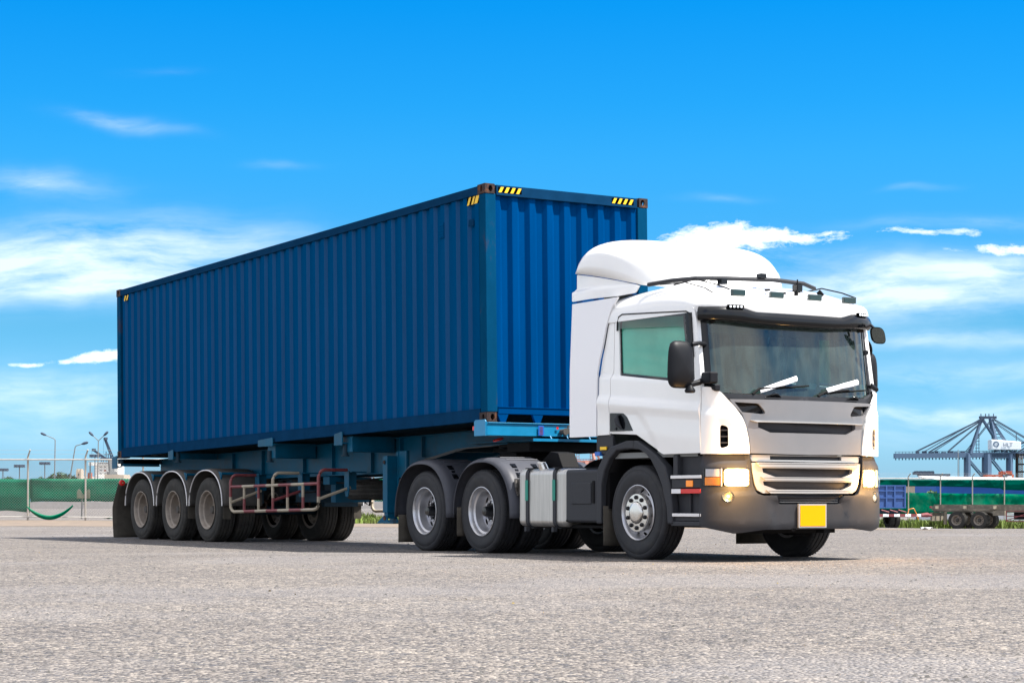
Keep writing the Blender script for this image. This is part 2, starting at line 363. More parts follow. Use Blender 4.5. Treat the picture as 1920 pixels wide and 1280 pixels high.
# ------------------------------------------------------------------ ground
def WP(px, py, D):
    """a point at distance D seen in the given direction"""
    return CAM + DEP * D + LAT * ((px - 960) / FPX * D) - Vector((0, 0, 1)) * ((py - HOR) / FPX * D)
def LD(lat, dep, z=0):
    p = CAM + LAT * lat + DEP * dep; return Vector((p.x, p.y, z))
def gz(lat, dep):
    ks = [(-20, .0028), (-6, .004), (24, .0111)]
    if lat <= ks[0][0]: k = ks[0][1]
    elif lat >= ks[-1][0]: k = ks[-1][1]
    else:
        for (a, ka), (b, kb) in zip(ks, ks[1:]):
            if a <= lat <= b: k = ka + (kb - ka) * (lat - a) / (b - a)
    t = min(max(dep - 35, 0), 95)
    return -k * t * min(t / 12, 1)
def asphalt_mat():
    m = bpy.data.materials.new('worn_asphalt'); m.use_nodes = True; t = m.node_tree; n = t.nodes; l = t.links; b = n['Principled BSDF']
    g = n.new('ShaderNodeNewGeometry')
    def noise(scale, detail=4, rough=.6, vec=None, stretch=None):
        a = n.new('ShaderNodeTexNoise'); a.inputs['Scale'].default_value = scale; a.inputs['Detail'].default_value = detail; a.inputs['Roughness'].default_value = rough
        src = g.outputs['Position']
        if stretch:
            mp = n.new('ShaderNodeMapping'); mp.inputs['Scale'].default_value = stretch; mp.inputs['Rotation'].default_value = (0, 0, -TH); l.new(src, mp.inputs[0]); src = mp.outputs[0]
        l.new(src, a.inputs['Vector']); return a.outputs[0]
    def rmp(x, a, b_, c, d):
        r = n.new('ShaderNodeMapRange'); r.inputs['From Min'].default_value = a; r.inputs['From Max'].default_value = b_; r.inputs['To Min'].default_value = c; r.inputs['To Max'].default_value = d
        l.new(x, r.inputs[0]); return r.outputs[0]
    def mix(f, a, c, bt='MIX'):
        x = n.new('ShaderNodeMix'); x.data_type = 'RGBA'; x.blend_type = bt
        if isinstance(f, (int, float)): x.inputs[0].default_value = f
        else: l.new(f, x.inputs[0])
        for s_, i in ((a, 6), (c, 7)):
            if isinstance(s_, tuple): x.inputs[i].default_value = (*s_, 1)
            else: l.new(s_, x.inputs[i])
        return x.outputs[2]
    vo = n.new('ShaderNodeTexVoronoi'); vo.inputs['Scale'].default_value = 54; vo.feature = 'F1'; l.new(g.outputs['Position'], vo.inputs['Vector'])
    sp = n.new('ShaderNodeSeparateColor'); l.new(vo.outputs['Color'], sp.inputs[0])
    stone = mix(rmp(sp.outputs[0], 0, 1, 0, 1), (.19, .172, .162), (.49, .445, .405))
    stone = mix(rmp(sp.outputs[1], .74, .78, 0, 1), stone, (.055, .058, .07))
    stone = mix(rmp(sp.outputs[2], .93, .95, 0, 1), stone, (.47, .43, .39))
    stone = mix(rmp(vo.outputs['Distance'], .0030, .0085, 0, .5), stone, (.10, .095, .092))
    vo2 = n.new('ShaderNodeTexVoronoi'); vo2.inputs['Scale'].default_value = 31; l.new(g.outputs['Position'], vo2.inputs['Vector'])
    sp2 = n.new('ShaderNodeSeparateColor'); l.new(vo2.outputs['Color'], sp2.inputs[0])
    vo3 = n.new('ShaderNodeTexVoronoi'); vo3.inputs['Scale'].default_value = 7; l.new(g.outputs['Position'], vo3.inputs['Vector'])
    sp3 = n.new('ShaderNodeSeparateColor'); l.new(vo3.outputs['Color'], sp3.inputs[0])
    c = mix(rmp(noise(22, 4), .40, .72, 0, .30), stone, (.37, .34, .31))
    c = mix(1.0, c, mix(rmp(sp2.outputs[0], 0, 1, 0, 1), (.62, .62, .63), (1.35, 1.31, 1.25)), 'MULTIPLY')
    c = mix(rmp(sp2.outputs[1], .86, .90, 0, .8), c, (.085, .088, .10))
    c = mix(rmp(sp3.outputs[1], .90, .93, 0, .16), c, (.13, .13, .135))
    c = mix(1.0, c, mix(rmp(sp3.outputs[0], 0, 1, 0, 1), (.95, .95, .955), (1.05, 1.045, 1.035)), 'MULTIPLY')
    c = mix(1.0, c, mix(rmp(noise(.55, 6, .65), .3, .72, 0, 1), (.80, .80, .82), (1.13, 1.12, 1.10)), 'MULTIPLY')
    c = mix(rmp(noise(1.0, 5, .6, stretch=(.10, 1.5, 1)), .60, .74, 0, .42), c, (.20, .18, .165))
    c = mix(rmp(noise(.35, 7, .72), .60, .68, 0, .30), c, (.20, .185, .17))
    c = mix(rmp(noise(9, 6, .7), .64, .72, 0, .35), c, (.12, .115, .115))
    c = mix(rmp(noise(3.1, 6, .7, stretch=(.5, 1.6, 1)), .64, .73, 0, .5), c, (.20, .17, .14))
    c = mix(rmp(noise(.16, 4, .6), .52, .62, 0, .35), c, (.25, .24, .245))
    l.new(c, b.inputs['Base Color']); b.inputs['Roughness'].default_value = .92; b.inputs['Specular IOR Level'].default_value = .25
    ad = n.new('ShaderNodeMath'); ad.operation = 'ADD'; l.new(vo.outputs['Distance'], ad.inputs[0]); l.new(rmp(noise(60, 5), 0, 1, 0, .02), ad.inputs[1])
    bp = n.new('ShaderNodeBump'); bp.inputs['Strength'].default_value = .55; bp.inputs['Distance'].default_value = .25; bp.invert = True
    l.new(ad.outputs[0], bp.inputs['Height']); l.new(bp.outputs[0], b.inputs['Normal'])
    return m
M['asphalt'] = asphalt_mat()
def sheet(name, lats, deps, m, dz=0, edge=None):
    b = MB()
    g = [[b.b.verts.new(LD(a if not edge else a, d if not edge else edge(a, d), gz(a, d if not edge else edge(a, d)) + dz)) for d in deps] for a in lats]
    for i in range(len(lats) - 1):
        for j in range(len(deps) - 1): b.face([g[i][j], g[i + 1][j], g[i + 1][j + 1], g[i][j + 1]])
    o = finish(name, b, m, smooth=60)
    if o.data.polygons[0].normal.z < 0: o.data.flip_normals()
    return props(o, kind='structure')
lats = [-5000, -1500, -400, -100, -50, -30, -20, -13, -6, 0, 6, 12, 18, 24, 40, 60, 100, 400, 1500, 5000]
deps = [-400, -60, 0, 20, 35, 38, 41, 44, 47, 52, 60, 70, 80, 90, 100, 115, 130, 160, 250, 500, 1200, 4000, 9000]
sheet('ground', lats, deps, 'asphalt')
M['dirt'] = mat('brown_dirt', (.17, .13, .095), .95, var=.3, vscale=2.5, dirt=(.07, .055, .045), dirt_amt=.8, dirt_scale=1.2, bump=.4, bscale=5)
fe = lambda a, d: d + (1.6 * mnoise.noise(Vector((a * .35, d, 0))) + .6 * mnoise.noise(Vector((a * 1.7, 3, 0)))) * (1 if d < 66 else 0)
sheet('dirt_verge', [-70 + i * .7 for i in range(120)], [59.5, 62, 68, 76, 86], 'dirt', .004, fe)
fe2 = lambda a, d: d + (1.8 * mnoise.noise(Vector((a * .3, 7, 0)))) * (.5 if d < 121 else 0)
M['soil'] = mat('grassy_soil', (.075, .075, .04), .95, var=.35, vscale=1.5)
sheet('grass_verge', [8 + i * .9 for i in range(85)], [120.5, 124, 130, 142], 'soil', .006, fe2)
M['water'] = mat('sea_water', (.03, .08, .11), .12, bump=.3, bscale=.3)
sheet('sea', [-5000, -1000, 0, 1000, 5000], [1300, 2500, 8900], 'water', .01)

# loose stones on the yard (nobody could count them)
b = MB()
M['stones'] = mat('loose_stones', (.10, .095, .09), .9, var=.6, vscale=1.7)
for i in range(2600):
    dep = 6.5 + 45 * random.random() ** 1.6; lat = (random.random() - .5) * dep * .56
    p = LD(lat, dep, gz(lat, dep)); r = random.choice((.004, .005, .006, .008, .008, .013)) * (1 + dep * .012)
    vs = [b.b.verts.new(p + Vector((cos(a) * r * random.uniform(.7, 1.3), sin(a) * r * random.uniform(.7, 1.3), 0))) for a in (0, 1.26, 2.5, 3.77, 5.0)]
    t = b.b.verts.new(p + Vector((r * .2, 0, r * .75)))
    for k in range(5): b.face([vs[k], vs[(k + 1) % 5], t])
props(finish('gravel', b, 'stones', smooth=0), 'small loose dark stones scattered over the grey asphalt yard', 'gravel', kind='stuff')

# ================================================================== more helpers
def slab_into(mb, outline, holes, f, th):
    """flat piece with holes into mb; f(a,b,depth)->3-D"""
    t = bmesh.new(); ed = []
    for loop in [outline] + list(holes):
        vs = [t.verts.new((p[0], p[1], 0)) for p in loop]
        ed += [t.edges.new((vs[i], vs[(i + 1) % len(vs)])) for i in range(len(vs))]
    bmesh.ops.triangle_fill(t, edges=ed, use_beauty=True, use_dissolve=False, normal=(0, 0, 1))
    t.verts.index_update()
    A = [mb.b.verts.new(f(v.co.x, v.co.y, 0)) for v in t.verts]; B = [mb.b.verts.new(f(v.co.x, v.co.y, th)) for v in t.verts]
    for fc_ in t.faces:
        i = [v.index for v in fc_.verts]; mb.face([A[k] for k in i]); mb.face([B[k] for k in i[::-1]])
    for e in t.edges:
        if len(e.link_faces) == 1:
            i, j = e.verts[0].index, e.verts[1].index; mb.face([A[i], A[j], B[j], B[i]])
    t.free()
def bandtube(name, p, q, r, mats_, parent, seg=8):
    """tube painted in bands: mats_ list of material names along the tube"""
    p = Vector(p); q = Vector(q); n = len(mats_); b = MB(); uniq = list(dict.fromkeys(mats_))
    for i, m_ in enumerate(mats_):
        b.mi = uniq.index(m_); b.tube([p.lerp(q, i / n), p.lerp(q, (i + 1) / n)], r, seg, caps=i in (0, n - 1))
    return finish(name, b, uniq, parent, recalc=True)

# ================================================================== shipping container
CT = thing('shipping_container', (0, 0, 1.596), 'dark blue forty foot corrugated shipping container with yellow black corner stripes on the trailer', 'container', rot=(0, -0.0181, 0))
CL, CW, CH = 12.192, 2.438, 2.896
def cpart(name, b, m, bevel=0, **k): return finish(name, b, m, CT, bevel=bevel, local=True, **k)
def corr(prof_len, pat, depth):
    """list of (position, inset) along a trapezoid wall"""
    out = [(0, 0)]; x = .0; st = 0
    while x < prof_len:
        for w_, d in pat:
            x += w_
            if x >= prof_len: break
            out.append((x, d))
    out.append((prof_len, out[-1][1])); return out
for side in (0, 1):
    b = MB(); pf = corr(CL - .36, [(.100, 0), (.044, 1), (.090, 1), (.044, 0)], .036)
    b.mi = 0; sg = 1 if side == 0 else -1; y0 = .022 if side == 0 else CW - .022
    zs = [.15, 1.0, 2.0, 2.79]
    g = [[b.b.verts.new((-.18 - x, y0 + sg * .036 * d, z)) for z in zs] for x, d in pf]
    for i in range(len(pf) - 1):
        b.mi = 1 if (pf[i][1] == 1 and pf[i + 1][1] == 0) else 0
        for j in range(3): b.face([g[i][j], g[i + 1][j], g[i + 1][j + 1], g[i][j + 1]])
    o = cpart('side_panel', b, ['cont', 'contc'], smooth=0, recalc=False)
    if (o.data.polygons[0].normal.y < 0) != (side == 0): o.data.flip_normals()
    y = 0.003 if side == 0 else CW - .063
    b = MB(); b.box(-CL + .17, -.17, y, y + .06, CH - .115, CH - .012); cpart('top_rail', b, 'rail', .006)
    y = 0.004 if side == 0 else CW - .054
    b = MB()
    b.box(-CL + .17, -.17, y, y + .05, .02, .165)
    yy = (y - .002, y + .07) if side == 0 else (y - .02, y + .052)
    b.box(-CL + .17, -.17, yy[0], yy[1], .012, .022); b.box(-CL + .17, -.17, yy[0], yy[1], .158, .168)
    cpart('bottom_rail', b, 'rail', .003)
# front wall
b = MB(); pf = corr(CW - .30, [(.078, 0), (.05, 1), (.078, 1), (.05, 0)], .045)
g = [[b.b.verts.new((-.03 - .045 * d, .15 + y, z)) for z in (.16, 1.3, 2.79)] for y, d in pf]
for i in range(len(pf) - 1):
    for j in range(2): b.face([g[i][j], g[i + 1][j], g[i + 1][j + 1], g[i][j + 1]])
o = cpart('front_panel', b, 'contf', smooth=0, recalc=False)
if o.data.polygons[0].normal.x < 0: o.data.flip_normals()
b = MB(); b.box(-.055, -.003, .165, CW - .165, CH - .135, CH - .008); cpart('front_header', b, 'rail', .006)
b = MB(); b.box(-.06, -.004, .165, CW - .165, .10, .185); b.box(-.06, .004, .165, CW - .165, .178, .186)
for y in (.30, .62, .95, 1.5, 1.82, 2.14)[::1]:
    if y in (.30, .95, 1.5, 2.14): continue
    b.py([(0, 0)] * 0 or [(0, 0), (0, 0), (0, 0)], y, y) if False else None
cpart('front_sill', b, 'contf', .003)
for y in (.235, .74, 1.70, 2.20):
    b = MB(); w1, w2 = (.08, .035)
    b.prism([(y - w1, .10), (y + w1, .10), (y + w2, .0), (y - w2, .0)], lambda a, c: (-.05, a, c), lambda a, c: (-.008, a, c)); cpart('sill_gusset', b, 'contf', .002)
# roof, floor, rear doors
b = MB(); b.box(-CL + .08, -.05, .05, CW - .05, CH - .03, CH - .02); cpart('roof_panel', b, 'cont')
b = MB(); b.box(-CL + .08, -.10, .06, CW - .06, .13, .15)
cpart('floor', b, 'tdark')
for k in range(30):
    pass
b = MB()
for k in range(38): x = -.5 - k * .30; b.box(x, x + .05, .06, CW - .06, .03, .13)
cpart('cross_member', b, 'tdark', kind='stuff')
for k in (0, 1):
    y = .16 + k * 1.06; b = MB(); b.box(-CL + .01, -CL + .05, y, y + 1.055, .17, CH - .12); d = cpart('rear_door', b, 'cont', .006)
    for q in (.28, .78):
        b = MB(); b.tube([(-CL - .02, y + q, .1), (-CL - .02, y + q, CH - .1)], .017); finish('lock_rod', b, 'rail', d, local=True)
b = MB(); b.box(-CL + .0, -CL + .06, .165, CW - .165, CH - .12, CH - .008); cpart('door_header', b, 'rail', .004); b = MB(); b.box(-CL, -CL + .06, .165, CW - .165, .02, .168); cpart('door_sill', b, 'rail', .004)
for fx in (0, 1):
    for sy in (0, 1):
        X0, X1 = (-.155, -.004) if fx == 0 else (-CL + .004, -CL + .155)
        Y0, Y1 = (.004, .158) if sy == 0 else (CW - .158, CW - .004)
        b = MB(); b.box(X0, X1, Y0, Y1, .118, CH - .118); cpart('corner_post', b, 'post', .012)
        for tz in (0, 1):
            cx0 = -.178 if fx == 0 else -CL; cy0 = 0 if sy == 0 else CW - .162; z0 = 0 if tz == 0 else CH - .118
            b = MB(); th = .026
            oy = 0 if sy == 0 else CW; dy = 1 if sy == 0 else -1
            slab_into(b, rect(cx0, cx0 + .178, z0, z0 + .118), [ell(cx0 + .089, z0 + .06, .026, .038, 16)], lambda a, c, d: (a, oy + dy * d, c), th)
            ox = 0 if fx == 0 else -CL; dx = -1 if fx == 0 else 1
            slab_into(b, rect(cy0 + th, cy0 + .162 - th, z0, z0 + .118), [ell(cy0 + .081, z0 + .06, .030, .040, 16)], lambda a, c, d: (ox + dx * d, a, c), th)
            zz = CH if tz else 0; dz = -1 if tz else 1
            xa, xb = (cx0, cx0 + .178 - th) if fx == 0 else (cx0 + th, cx0 + .178)
            slab_into(b, rect(xa + .001, xb - .001, cy0 + th, cy0 + .162 - th), [ell(cx0 + .089, cy0 + .081, .055, .03, 16)], lambda a, c, d: (a, c, zz + dz * (d - .001)), th * .8)
            yb = cy0 + .162 - th if sy == 0 else cy0
            b.box(xa + .001, xb - .001, yb, yb + th, z0 + .002, z0 + .116)
            cpart('corner_casting', b, 'cast', smooth=30)
# hazard tapes
def tape(u0, w_, z0, h, f, n, parent=CT):
    b = MB(); b.mi = 0
    b.face([b.b.verts.new(f(*p)) for p in ((u0, z0, 0), (u0 + w_, z0, 0), (u0 + w_, z0 + h, 0), (u0, z0 + h, 0))])
    b.mi = 1; st = w_ / n
    for i in range(n):
        a = u0 + i * st + .003
        q = [(a, z0), (a + st * .5, z0), (min(a + st * .5 + h * .55, u0 + w_), z0 + h), (min(a + h * .55, u0 + w_), z0 + h)]
        b.face([b.b.verts.new(f(p[0], p[1], .0015)) for p in q])
    finish('hazard_tape', b, ['blk', 'yellow'], parent, local=True, recalc=False, smooth=0)
ff = lambda a, z, d: (-.0015 + d, a, z)
tape(.19, .34, CH - .098, .068, ff, 4); tape(CW - .56, .34, CH - .098, .068, ff, 4)
fs = lambda a, z, d: (-a, .0195 - d, z)
tape(.26, .20, CH - .215, .095, lambda a, z, d: (-.72 + a, .0195 - d, z), 2); tape(.03, .15, CH - .215, .095, lambda a, z, d: (-.46 + a + .14, .0195 - d, z), 1)
tape(0, .21, CH - .215, .085, lambda a, z, d: (-CL + .30 + a, .0195 - d, z), 2)
b = MB(); b.box(-1.13, -1.02, .008, .022, 2.36, 2.55)
for k in range(5): b.box(-1.12, -1.03, .003, .010, 2.375 + k * .034, 2.388 + k * .034)
cpart('air_vent', b, 'cont', .004)
b = MB(); b.box(-.42, -.30, .016, .021, 2.42, 2.50); cpart('data_plate', b, 'rail')

# ================================================================== wheels
def tyre_mesh(name, m, w=.29, r=.515, rb=.290):
    h = w / 2; p = []
    p += [(-h + .035, rb - .012), (-h + .012, rb + .004), (-h + .001, rb + .05), (-h - .008, rb + .11), (-h - .004, rb + .155), (-h + .002, rb + .163), (-h + .001, rb + .168), (-h + .006, r - .028), (-h + .016, r - .012), (-h + .03, r - .005)]
    gx = [-.085, -.03, .03, .085]
    for g_ in gx: p += [(g_ - .007, r), (g_ - .004, r - .013), (g_ + .004, r - .013), (g_ + .007, r)]
    p += [(-a, b_) for a, b_ in reversed(p[:10])]
    b = MB(); b.lathe(p, 96)
    # shoulder sipes
    for k in range(72):
        a = 2 * pi * k / 72
        for s in (-1, 1):
            c_, s_n = cos(a), sin(a)
            b.beam((c_ * (r - .006), s * (h - .028), s_n * (r - .006)), (c_ * (r - .006), s * (h - .060), s_n * (r - .006)), .006, .016)
    me_o = finish(name, b, m, None, smooth=35); me = me_o.data; bpy.data.objects.remove(me_o); return me
TY = {'t': tyre_mesh('tyre', 'tyre'), 'd': tyre_mesh('tyre', 'tyret', w=.275, r=.508)}
def holes_ring(n, v0, ru, rv):
    return [ell(2 * pi * (k + .5) / n, v0, ru, rv, 14) for k in range(n)]
def rim_parts(kind):
    """list of (name, mesh)"""
    res = []; m = 'rimt' if kind == 't2' else 'rim'
    def keep(nm, o): res.append((nm, o.data)); bpy.data.objects.remove(o)
    b = MB()
    if kind == 'front':
        b.lathe([(-.132, .288), (-.140, .302), (-.146, .303), (-.148, .296), (-.142, .288), (-.128, .280), (-.10, .272), (-.06, .262), (-.045, .256)], 72)
        b.lathe([(.12, .262), (.13, .3)], 72)
        keep('rim', finish('rim', b, m, None, smooth=40))
        prof = [(-.040, .260), (-.095, .196)]
        f = lambda u_, v_: Vector((cos(u_) * (prof[0][1] + (prof[1][1] - prof[0][1]) * v_), prof[0][0] + (prof[1][0] - prof[0][0]) * v_, sin(u_) * (prof[0][1] + (prof[1][1] - prof[0][1]) * v_)))
        keep('rim_disc', panel('rim_disc', rect(0, 2 * pi, 0, 1), f, m, None, holes=holes_ring(10, .40, .115, .34), th=.008, du=.13, out=(0, -1, 0), bevel=0))
        b = MB(); b.lathe([(-.090, .204), (-.115, .206), (-.150, .208), (-.160, .203), (-.162, .122)], 48); keep('hub_ring', finish('hub_ring', b, 'hub', None, smooth=40))
        b = MB(); b.lathe([(-.160, .120), (-.176, .117), (-.184, .108), (-.188, .08), (-.189, .001)], 40); keep('hub_cap', finish('hub_cap', b, 'hub', None, smooth=50))
        b = MB()
        for k in range(10):
            a = 2 * pi * k / 10 + .2; c = (cos(a) * .165, 0, sin(a) * .165)
            b.lathe([(-.160, .024), (-.176, .022), (-.184, .015), (-.186, .001)], 12, c=c)
        keep('wheel_nut_cover', finish('wheel_nut_cover', b, 'plasticg', None, smooth=50))
    else:
        dp = .03 if kind == 'rear' else .07
        b.lathe([(-.130, .288), (-.138, .303), (-.145, .304), (-.147, .296), (-.140, .287), (-.12, .280), (-.09, .272), (-.075, .250), (-.03, .243), (dp - .02, .238), (dp, .225)], 72)
        b.lathe([(.12, .262), (.13, .3)], 72)
        keep('rim', finish('rim', b, m, None, smooth=40))
        f = lambda u_, v_: Vector((cos(u_) * (.228 - .105 * v_), dp - .02 * sin(v_ * pi * .5), sin(u_) * (.226 - .09 * v_)))
        keep('rim_disc', panel('rim_disc', rect(0, 2 * pi, 0, 1), f, m, None, holes=holes_ring(8, .40, .20, .31), th=.008, du=.13, out=(0, -1, 0), bevel=0))
        b = MB(); b.lathe([(dp - .02, .126), (dp - .024, .085), (dp - .05, .070), (dp - .11, .062), (dp - .135, .052), (dp - .137, .001)], 40); keep('hub', finish('hub', b, 'plasticg' if kind == 'rear' else 'guardt', None, smooth=45))
        b = MB()
        for k in range(10):
            a = 2 * pi * k / 10; c = (cos(a) * .118, 0, sin(a) * .118); b.lathe([(dp - .02, .016), (dp - .05, .016), (dp - .052, .001)], 6, c=c)
        keep('wheel_nut', finish('wheel_nut', b, m, None, smooth=0))
    return res
RP = {k: rim_parts(k) for k in ('front', 'rear', 't2')}
def wheel(x, y, z, parent, kind='rear', side=-1):
    """side -1: outer face towards -Y"""
    o = bpy.data.objects.new('wheel', TY['d' if kind == 't2' else 't']); COL.objects.link(o); o.parent = parent
    o.location = Vector((x, y, z)) - wloc(parent); o.rotation_euler = (0, random.random() * 6, 0 if side < 0 else pi)
    for nm, me in RP[kind]:
        c = bpy.data.objects.new(nm, me); COL.objects.link(c); c.parent = o
        if 'nut' in nm: c['kind'] = 'stuff'
    return o

# ================================================================== trailer
TR = thing('container_trailer', (-6, 1.22, 0), 'teal blue three axle skeleton trailer under the dark blue container', 'trailer', rot=None)
def tp(name, b, m, bevel=0, **k): return finish(name, b, m, TR, bevel=bevel, **k)
top = lambda x: 1.596 + .0181 * x - .012
for y in (.70, 1.62):
    b = MB(); web = [(-12.1, 1.16), (-9.4, 1.10), (-9.2, .99), (-3.45, 1.035), (-2.78, 1.215), (-1.88, 1.335), (-.95, 1.358), (-.06, 1.378), (-.06, 1.56), (-3.3, top(-3.3)), (-12.1, top(-12.1))]
    b.py(web, y + .055, y + .085); tp('main_beam', b, 'trailer', .002)
    b = MB()
    for (p, q) in zip(web[:7], web[1:8]):
        b.prism([(p[0], p[1]), (q[0], q[1]), (q[0], q[1] + .014), (p[0], p[1] + .014)], lambda a, c: (a, y, c - .014), lambda a, c: (a, y + .14, c - .014))
    b.prism([(-12.1, top(-12.1)), (-.06, 1.572), (-.06, 1.56), (-12.1, top(-12.1) - .014)], lambda a, c: (a, y, c), lambda a, c: (a, y + .14, c)); tp('beam_flange', b, 'trailer', .002)
    yo = y if y < 1 else y + .085
    for x in (-9.0, -7.9, -6.45, -5.5, -4.3, -3.45, -2.85):
        b = MB(); zb = 1.0 if x < -3.4 else 1.10 if x < -3 else 1.21; b.box(x, x + .02, yo, yo + .055, zb + .02, top(x) - .015); tp('stiffener', b, 'trailer')
# cross bearers
for x in (-11.2, -8.9, -7.2, -4.9, -2.2, -1.0):
    b = MB(); b.box(x, x + .09, .80, 1.66, max(1.05, top(x) - .26), top(x) - .05); tp('cross_bearer', b, 'tdark')
def outrigger(x, xw, zb, zt, plate, m='trailer', lock=True):
    for s in (0, 1):
        f = (lambda y: y) if s == 0 else (lambda y: 2.44 - y)
        b = MB(); b.box(x, x + xw, *sorted((f(.06), f(.72))), zb, zt - .012); b.box(x - .01, x + xw + .015, *sorted((f(.06), f(.72))), zt - .012, zt); b.box(x - .01, x + xw + .02, *sorted((f(.06), f(.72))), zb - .012, zb)
        o = tp('outrigger', b, m, .002)
        px0, px1, pz0, pz1 = plate
        b = MB(); b.prism([(px0, pz0), (px1, pz0), (px1, pz1 - .02), (px1 - .02, pz1), (px0, pz1 - .03)], lambda a, c: (a, f(-.035), c), lambda a, c: (a, f(-.020), c))
        b.box(px0 + .01, px1 - .01, *sorted((f(-.02), f(.06))), pz0 + .02, pz0 + .04); finish('end_plate', b, m, o, bevel=.002)
        if lock:
            b = MB(); b.tube([(x + .1, f(.05), zb + .10), (x + .1, f(.05), zb - .05)], .036, 14); b.tube([(x + .1, f(.05), zb - .05), (x + .1, f(.05), zb - .07)], .055, 14)
            finish('twist_lock', b, 'tdark', o)
outrigger(-6.30, .26, 1.28, 1.48, (-6.44, -5.94, 1.44, 1.565))
outrigger(-3.90, .28, 1.32, 1.52, (-3.98, -3.74, 1.40, 1.585))
outrigger(-9.75, .12, 1.33, 1.415, (-9.86, -9.66, 1.31, 1.47))
outrigger(-12.2, .14, 1.25, 1.365, (-12.36, -12.13, 1.20, 1.42), lock=False)
b = MB(); b.box(-12.22, -12.06, .02, 2.42, 1.28, 1.362); tp('rear_bolster', b, 'tdark', .004)
# front bolster
b = MB(); b.box(-.20, .015, -.01, 2.45, 1.43, 1.588); b.box(-.22, .03, .0, 2.44, 1.578, 1.590)
o = tp('front_bolster', b, 'cyan', .004)
b = MB(); b.prism([(-.25, 1.425), (.02, 1.425), (.02, 1.60), (0, 1.622), (-.22, 1.622), (-.25, 1.60)], lambda a, c: (a, -.035, c), lambda a, c: (a, -.018, c)); finish('end_plate', b, 'cyan', o, bevel=.003)
b = MB(); b.prism([(-.25, 1.425), (.02, 1.425), (.02, 1.60), (0, 1.622), (-.22, 1.622), (-.25, 1.60)], lambda a, c: (a, 2.458, c), lambda a, c: (a, 2.475, c)); finish('end_plate', b, 'cyan', o, bevel=.003)
for y in (.0, 2.35): b = MB(); b.box(-.36, -.25, y + .01, y + .075, 1.50, 1.55); finish('side_marker', b, 'reflred' if y < 1 else 'reflred', o)
b = MB(); b.box(.031, .034, .72, .80, 1.44, 1.56); finish('stencil_plate', b, 'blueplug', o)
b = MB()
for k in range(7): b.box(.035, .036, .735, .785, 1.45 + k * .015, 1.456 + k * .015)
finish('stencil_lettering', b, 'red', o)
b = MB(); b.box(.032, .035, .985, 1.015, 1.52, 1.55); finish('red_sticker', b, 'reflred', o)
b = MB()
for (y, z, r) in ((1.06, 1.49, .035), (1.14, 1.50, .03), (1.22, 1.49, .035), (1.30, 1.50, .03)): b.tube([(.03, y, z), (.12, y, z)], r, 10); b.tube([(.12, y, z), (.14, y, z)], r * 1.25, 10)
b.tube([(.10, 1.10, 1.50), (.10, 1.12, 1.57)], .012, 8); finish('air_coupling', b, 'guardt', o)
b = MB(); b.tube([(-.55, .50, 1.41), (-.55, .505, 1.395)], .07, 16); finish('round_reflector', b, 'reflred', o)
b = MB(); b.box(.070, .082, .615, 1.865, 1.368, 1.402); tp('plate_lip', b, 'cyan')
b = MB(); b.box(-1.5, .075, .62, 1.86, 1.372, 1.386); b.prism([(-.06, 1.386), (.075, 1.372), (.075, 1.386)], lambda a, c: (a, .62, c), lambda a, c: (a, 1.86, c)); kp = tp('kingpin_plate', b, 'trailer', .002)
for y in (.90, 1.15, 1.48, 1.75):
    b = MB(); b.prism([(.015, 1.388), (.06, 1.388), (.015, 1.44)], lambda a, c: (a, y, c), lambda a, c: (a, y + .012, c)); finish('gusset', b, 'cyan', kp)
# landing legs
for s in (0, 1):
    f = (lambda y: y) if s == 0 else (lambda y: 2.44 - y)
    b = MB(); b.box(-3.14, -3.01, *sorted((f(.27), f(.42))), .48, 1.245); b.box(-3.03, -2.72, *sorted((f(.43), f(.45))), .95, 1.31); b.box(-3.04, -2.98, *sorted((f(.42), f(.44))), .6, 1.3)
    b.box(-2.76, -2.72, *sorted((f(.40), f(.45))), .95, 1.31); o = tp('landing_leg', b, 'trailer', .006)
    b = MB(); b.box(-3.125, -3.025, *sorted((f(.285), f(.405))), .40, .48); b.py([(-3.30, .345), (-2.90, .345), (-2.98, .36), (-3.05, .44), (-3.12, .44)], *sorted((f(.27), f(.285)))); b.box(-3.30, -2.85, *sorted((f(.27), f(.48))), .335, .348); b.py([(-3.30, .345), (-2.90, .345), (-2.98, .36), (-3.05, .44), (-3.12, .44)], *sorted((f(.42), f(.435))))
    finish('foot', b, 'trailer', o, bevel=.003)
    b = MB(); b.tube([(-3.08, f(.262), .41), (-3.08, f(.275), .41)], .032, 14); finish('pivot', b, 'cast', o); b = MB(); b.tube([(-3.08, f(.255), 1.16), (-3.08, f(.272), 1.16)], .026, 14); finish('gear_shaft', b, 'cast', o)
    b = MB(); b.tube([(-3.10, f(.35), .74), (-3.42, f(.75), 1.03)], .018, 8); finish('leg_brace', b, 'trailer', o)
b = MB(); b.tube([(-3.07, .42, .62), (-3.07, 2.02, .62)], .03, 10); tp('leg_cross_tube', b, 'tdark')
